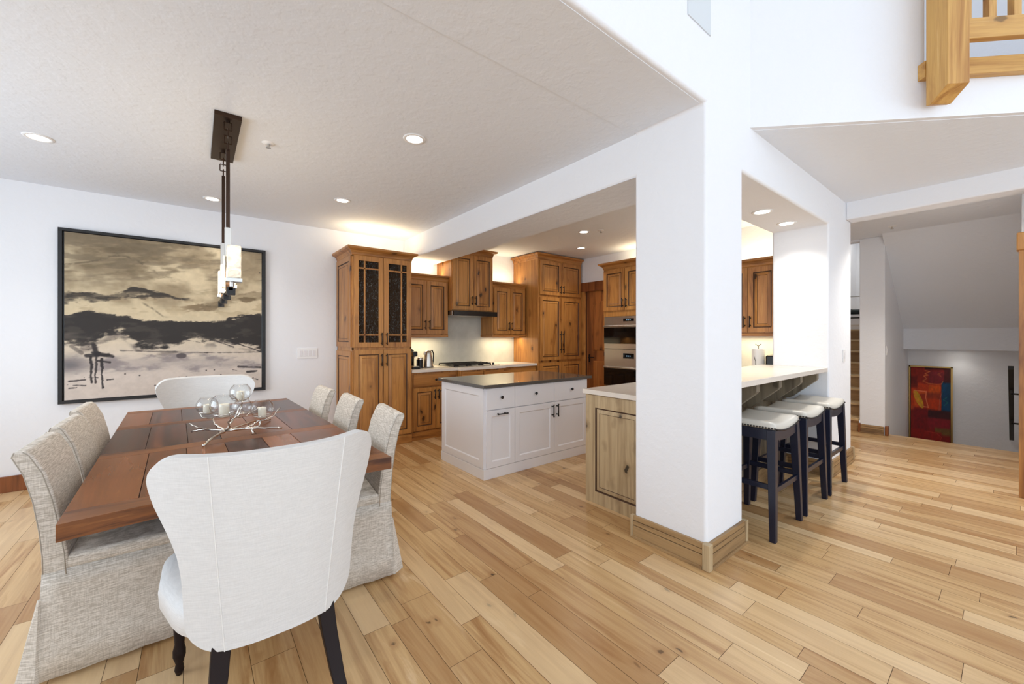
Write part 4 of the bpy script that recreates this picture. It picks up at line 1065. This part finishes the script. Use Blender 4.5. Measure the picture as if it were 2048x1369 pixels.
MB().box(0, W, -.04, -.003, 0, .02).box(0, W, -.04, -.003, H - .02, H).box(0, .02, -.04, -.003, 0, H).box(W - .02, W, -.04, -.003, 0, H).build('frame', 'gold', t)
MB().box(.02, W - .02, -.02, -.004, .02, H - .02).build('backing', 'frame', t)
canvas_mesh('canvas', W - .05, H - .05, NX, NY, np.clip(img, 0, 255), t, (.025, -.024, .025))

# ------------------------------------------------------------------ switches, grille
def plate(name, label, loc, rz, n, w=.115, W=None, h=.13):
    t = thing(name, label, 'light switch', loc, rz)
    W = W or (.03 + n * .05)
    MB().box(-W / 2, W / 2, -.007, -.0005, -h / 2, h / 2).build('cover_plate', 'whitepl', t, bevel=.002)
    for i in range(n):
        x = (i - (n - 1) / 2) * .048; MB().box(x - .017, x + .017, -.012, -.007, -.034, .034).build('rocker', 'white', t, bevel=.001)
plate('light_switch', 'white four-gang light switch plate between painting and tall cabinet', (1.093, 5.5, 1.157), 0, 4)
plate('light_switch', 'single white light switch on the wall beside the far bar stool', (5.36, YB, 1.166), 0, 1)
plate('light_switch', 'single white light switch at the corner above the lower stairs', (7.56, 1.12, 1.17), 0, 1)
t = thing('wall_grille', 'flat pale blue-grey grille high on the wall above the dining opening', 'wall grille', (2.266, YB, 3.16))
MB().box(-.131, .131, -.006, -.0005, -.005, .50).build('panel', 'vent', t)

# ------------------------------------------------------------------ loft railing (local x runs along the diagonal)
t = thing('loft_railing', 'honey-coloured timber balcony railing with thick square post, top right', 'railing', P0, R(-45))
s0 = S_OPEN
MB().prism([(-.055, 2.845), (-.085, 2.838), (-.2, 2.90), (-.2, 4.6), (-.055, 4.6)][::-1], s0 - .037, s0 + .083, 'X').build('post', 'post', t, bevel=.004)
MB().box(s0 - .042, s0 + 2.6, -.054, -.002, 3.035, 3.14).build('bottom_rail', 'postx', t, bevel=.003)
MB().box(s0 + .083, s0 + 2.6, -.145, -.10, 3.20, 3.325).build('lower_rail', 'postx', t, bevel=.003)
MB().box(s0 + .083, s0 + 2.6, -.16, -.085, 3.95, 4.05).build('handrail', 'postx', t, bevel=.003)
for i in range(14): MB().box(s0 + .105 + i * .135, s0 + .145 + i * .135, -.142, -.104, 3.325, 3.95).build('baluster', 'post', t)

# ------------------------------------------------------------------ stairs up
mb_t = thing('staircase', 'wooden staircase climbing behind the pale wall by the bar', 'staircase', (7.47, 1.40, 0))
for i in range(8):
    z = .187 * (i + 1); x = .28 * i
    mb = MB().box(x, x + .02, 0, .89, z - .187, z - .03); mb.build('riser', 'riser', mb_t)
    MB().box(x - .03, x + .30 if i < 7 else 4.5, 0, .89, z - .03, z).build('tread', 'tread', mb_t, bevel=.003)
# stairs down
t = thing('staircase', 'stairs descending in front of the red painting', 'staircase', (7.6, -.03, 0))
for i in range(5):
    z = -.185 * (i + 1); x = .28 * i
    MB().box(x + .002, x + .022, 0, 1.145, z, z + .155).build('riser', 'riser', t)
    MB().box(x + .002, (x + .30) if i < 4 else 1.77, 0, 1.145, z - .03, z).build('tread', 'tread', t, bevel=.003)
t = thing('handrail', 'black metal handrail descending the stairs beside the right-hand wall', 'handrail', (0, 0, 0))
MB().prism([(7.62, 1.015), (9.30, -.10), (9.30, -.145), (7.62, .97)], .015, .058, 'Y').build('rail', 'black', t, bevel=.002)
for x in (8.05, 8.75):
    z = .99 - (x - 7.62) * .664
    MB().box(x - .01, x + .01, -.033, .035, z - .07, z - .05).box(x - .01, x + .01, .025, .045, z - .07, z).build('bracket', 'black', t)
# bench and blanket on the upper landing
t = thing('bench', 'white bench with thin metal back rail on the upper stair landing', 'bench', (10.6, 1.45, 1.496))
MB().box(0, .40, 0, .8, .10, .32).build('seat', 'white', t, bevel=.01)
MB().box(.02, .38, .02, .78, .0, .10).build('base', 'white', t)
MB().box(-.005, .0, 0, .8, .24, .265).build('dark_strip', 'black', t)
MB().tube([(.38, 0, .72), (.38, .8, .72)], .012).tube([(.05, .02, .45), (.12, .03, .55), (.36, .12, .70)], .012).tube([(.37, .78, .30), (.38, .78, .72)], .012).build('back_rail', 'nickel', t)
mb = MB(); rings = []
for i in range(9):
    y = .03 + i * .09; rings.append([(.04 + .008 * sin(i * 2.1) + .15 + .15 * cos(a), y, .325 + max(0, .058 + .01 * sin(i * 1.7) + .058 * sin(a))) for a in [k * pi / 5 for k in range(10)]])
o = mb.loft(rings).build('blanket', 'cord', smooth=True); o.location = (10.6, 1.45, 1.496)
tag(o, 'dark folded blanket lying on the bench at the top of the stairs', 'blanket')

# ------------------------------------------------------------------ under- and over-cabinet strip lights
for nm, x0, x1, y, z, up, pw, lab in [('a', 2.22, 2.86, 5.30, 1.352, False, 3.5, 'strip light under the wall cabinet left of the hood'), ('b', 3.72, 4.34, 5.30, 1.352, False, 3.5, 'strip light under the wall cabinet right of the hood'),
                                ('c', 1.50, 2.14, 5.12, 2.445, True, 4, 'strip light hidden on top of the tall cabinet'), ('d', 2.22, 2.86, 5.33, 2.25, True, 3, 'strip light hidden on top of the wall cabinet left of hood'), ('e', 3.72, 4.34, 5.33, 2.25, True, 3, 'strip light hidden on top of the wall cabinet beside refrigerator')]:
    t = thing('strip_light', lab, 'strip light', ((x0 + x1) / 2, y, z))
    MB().box(-(x1 - x0) / 2, (x1 - x0) / 2, -.012, .012, 0 if up else -.0, .010 if up else .008).build('housing', 'whitepl', t)
    area('strip_lamp', (0, 0, .014 if up else -.004), (R(180) if up else 0, 0, 0), x1 - x0, .02, pw, (1, .84, .55), t)
for nm, y0, y1, z, up, pw, lab in [('f', 3.12, 3.84, 2.465, True, 3, 'strip light hidden on top of the oven cabinet'), ('g', 1.66, 2.24, 2.275, True, 3, 'strip light hidden on top of the wall cabinet seen through bar opening'), ('h', 1.66, 2.24, 1.362, False, 3, 'strip light under the wall cabinet seen through bar opening')]:
    t = thing('strip_light', lab, 'strip light', (5.28, (y0 + y1) / 2, z))
    MB().box(-.012, .012, -(y1 - y0) / 2, (y1 - y0) / 2, 0, .010 if up else .008).build('housing', 'whitepl', t)
    area('strip_lamp', (0, 0, .014 if up else -.004), (R(180) if up else 0, 0, 0), .02, y1 - y0, pw, (1, .84, .55), t)
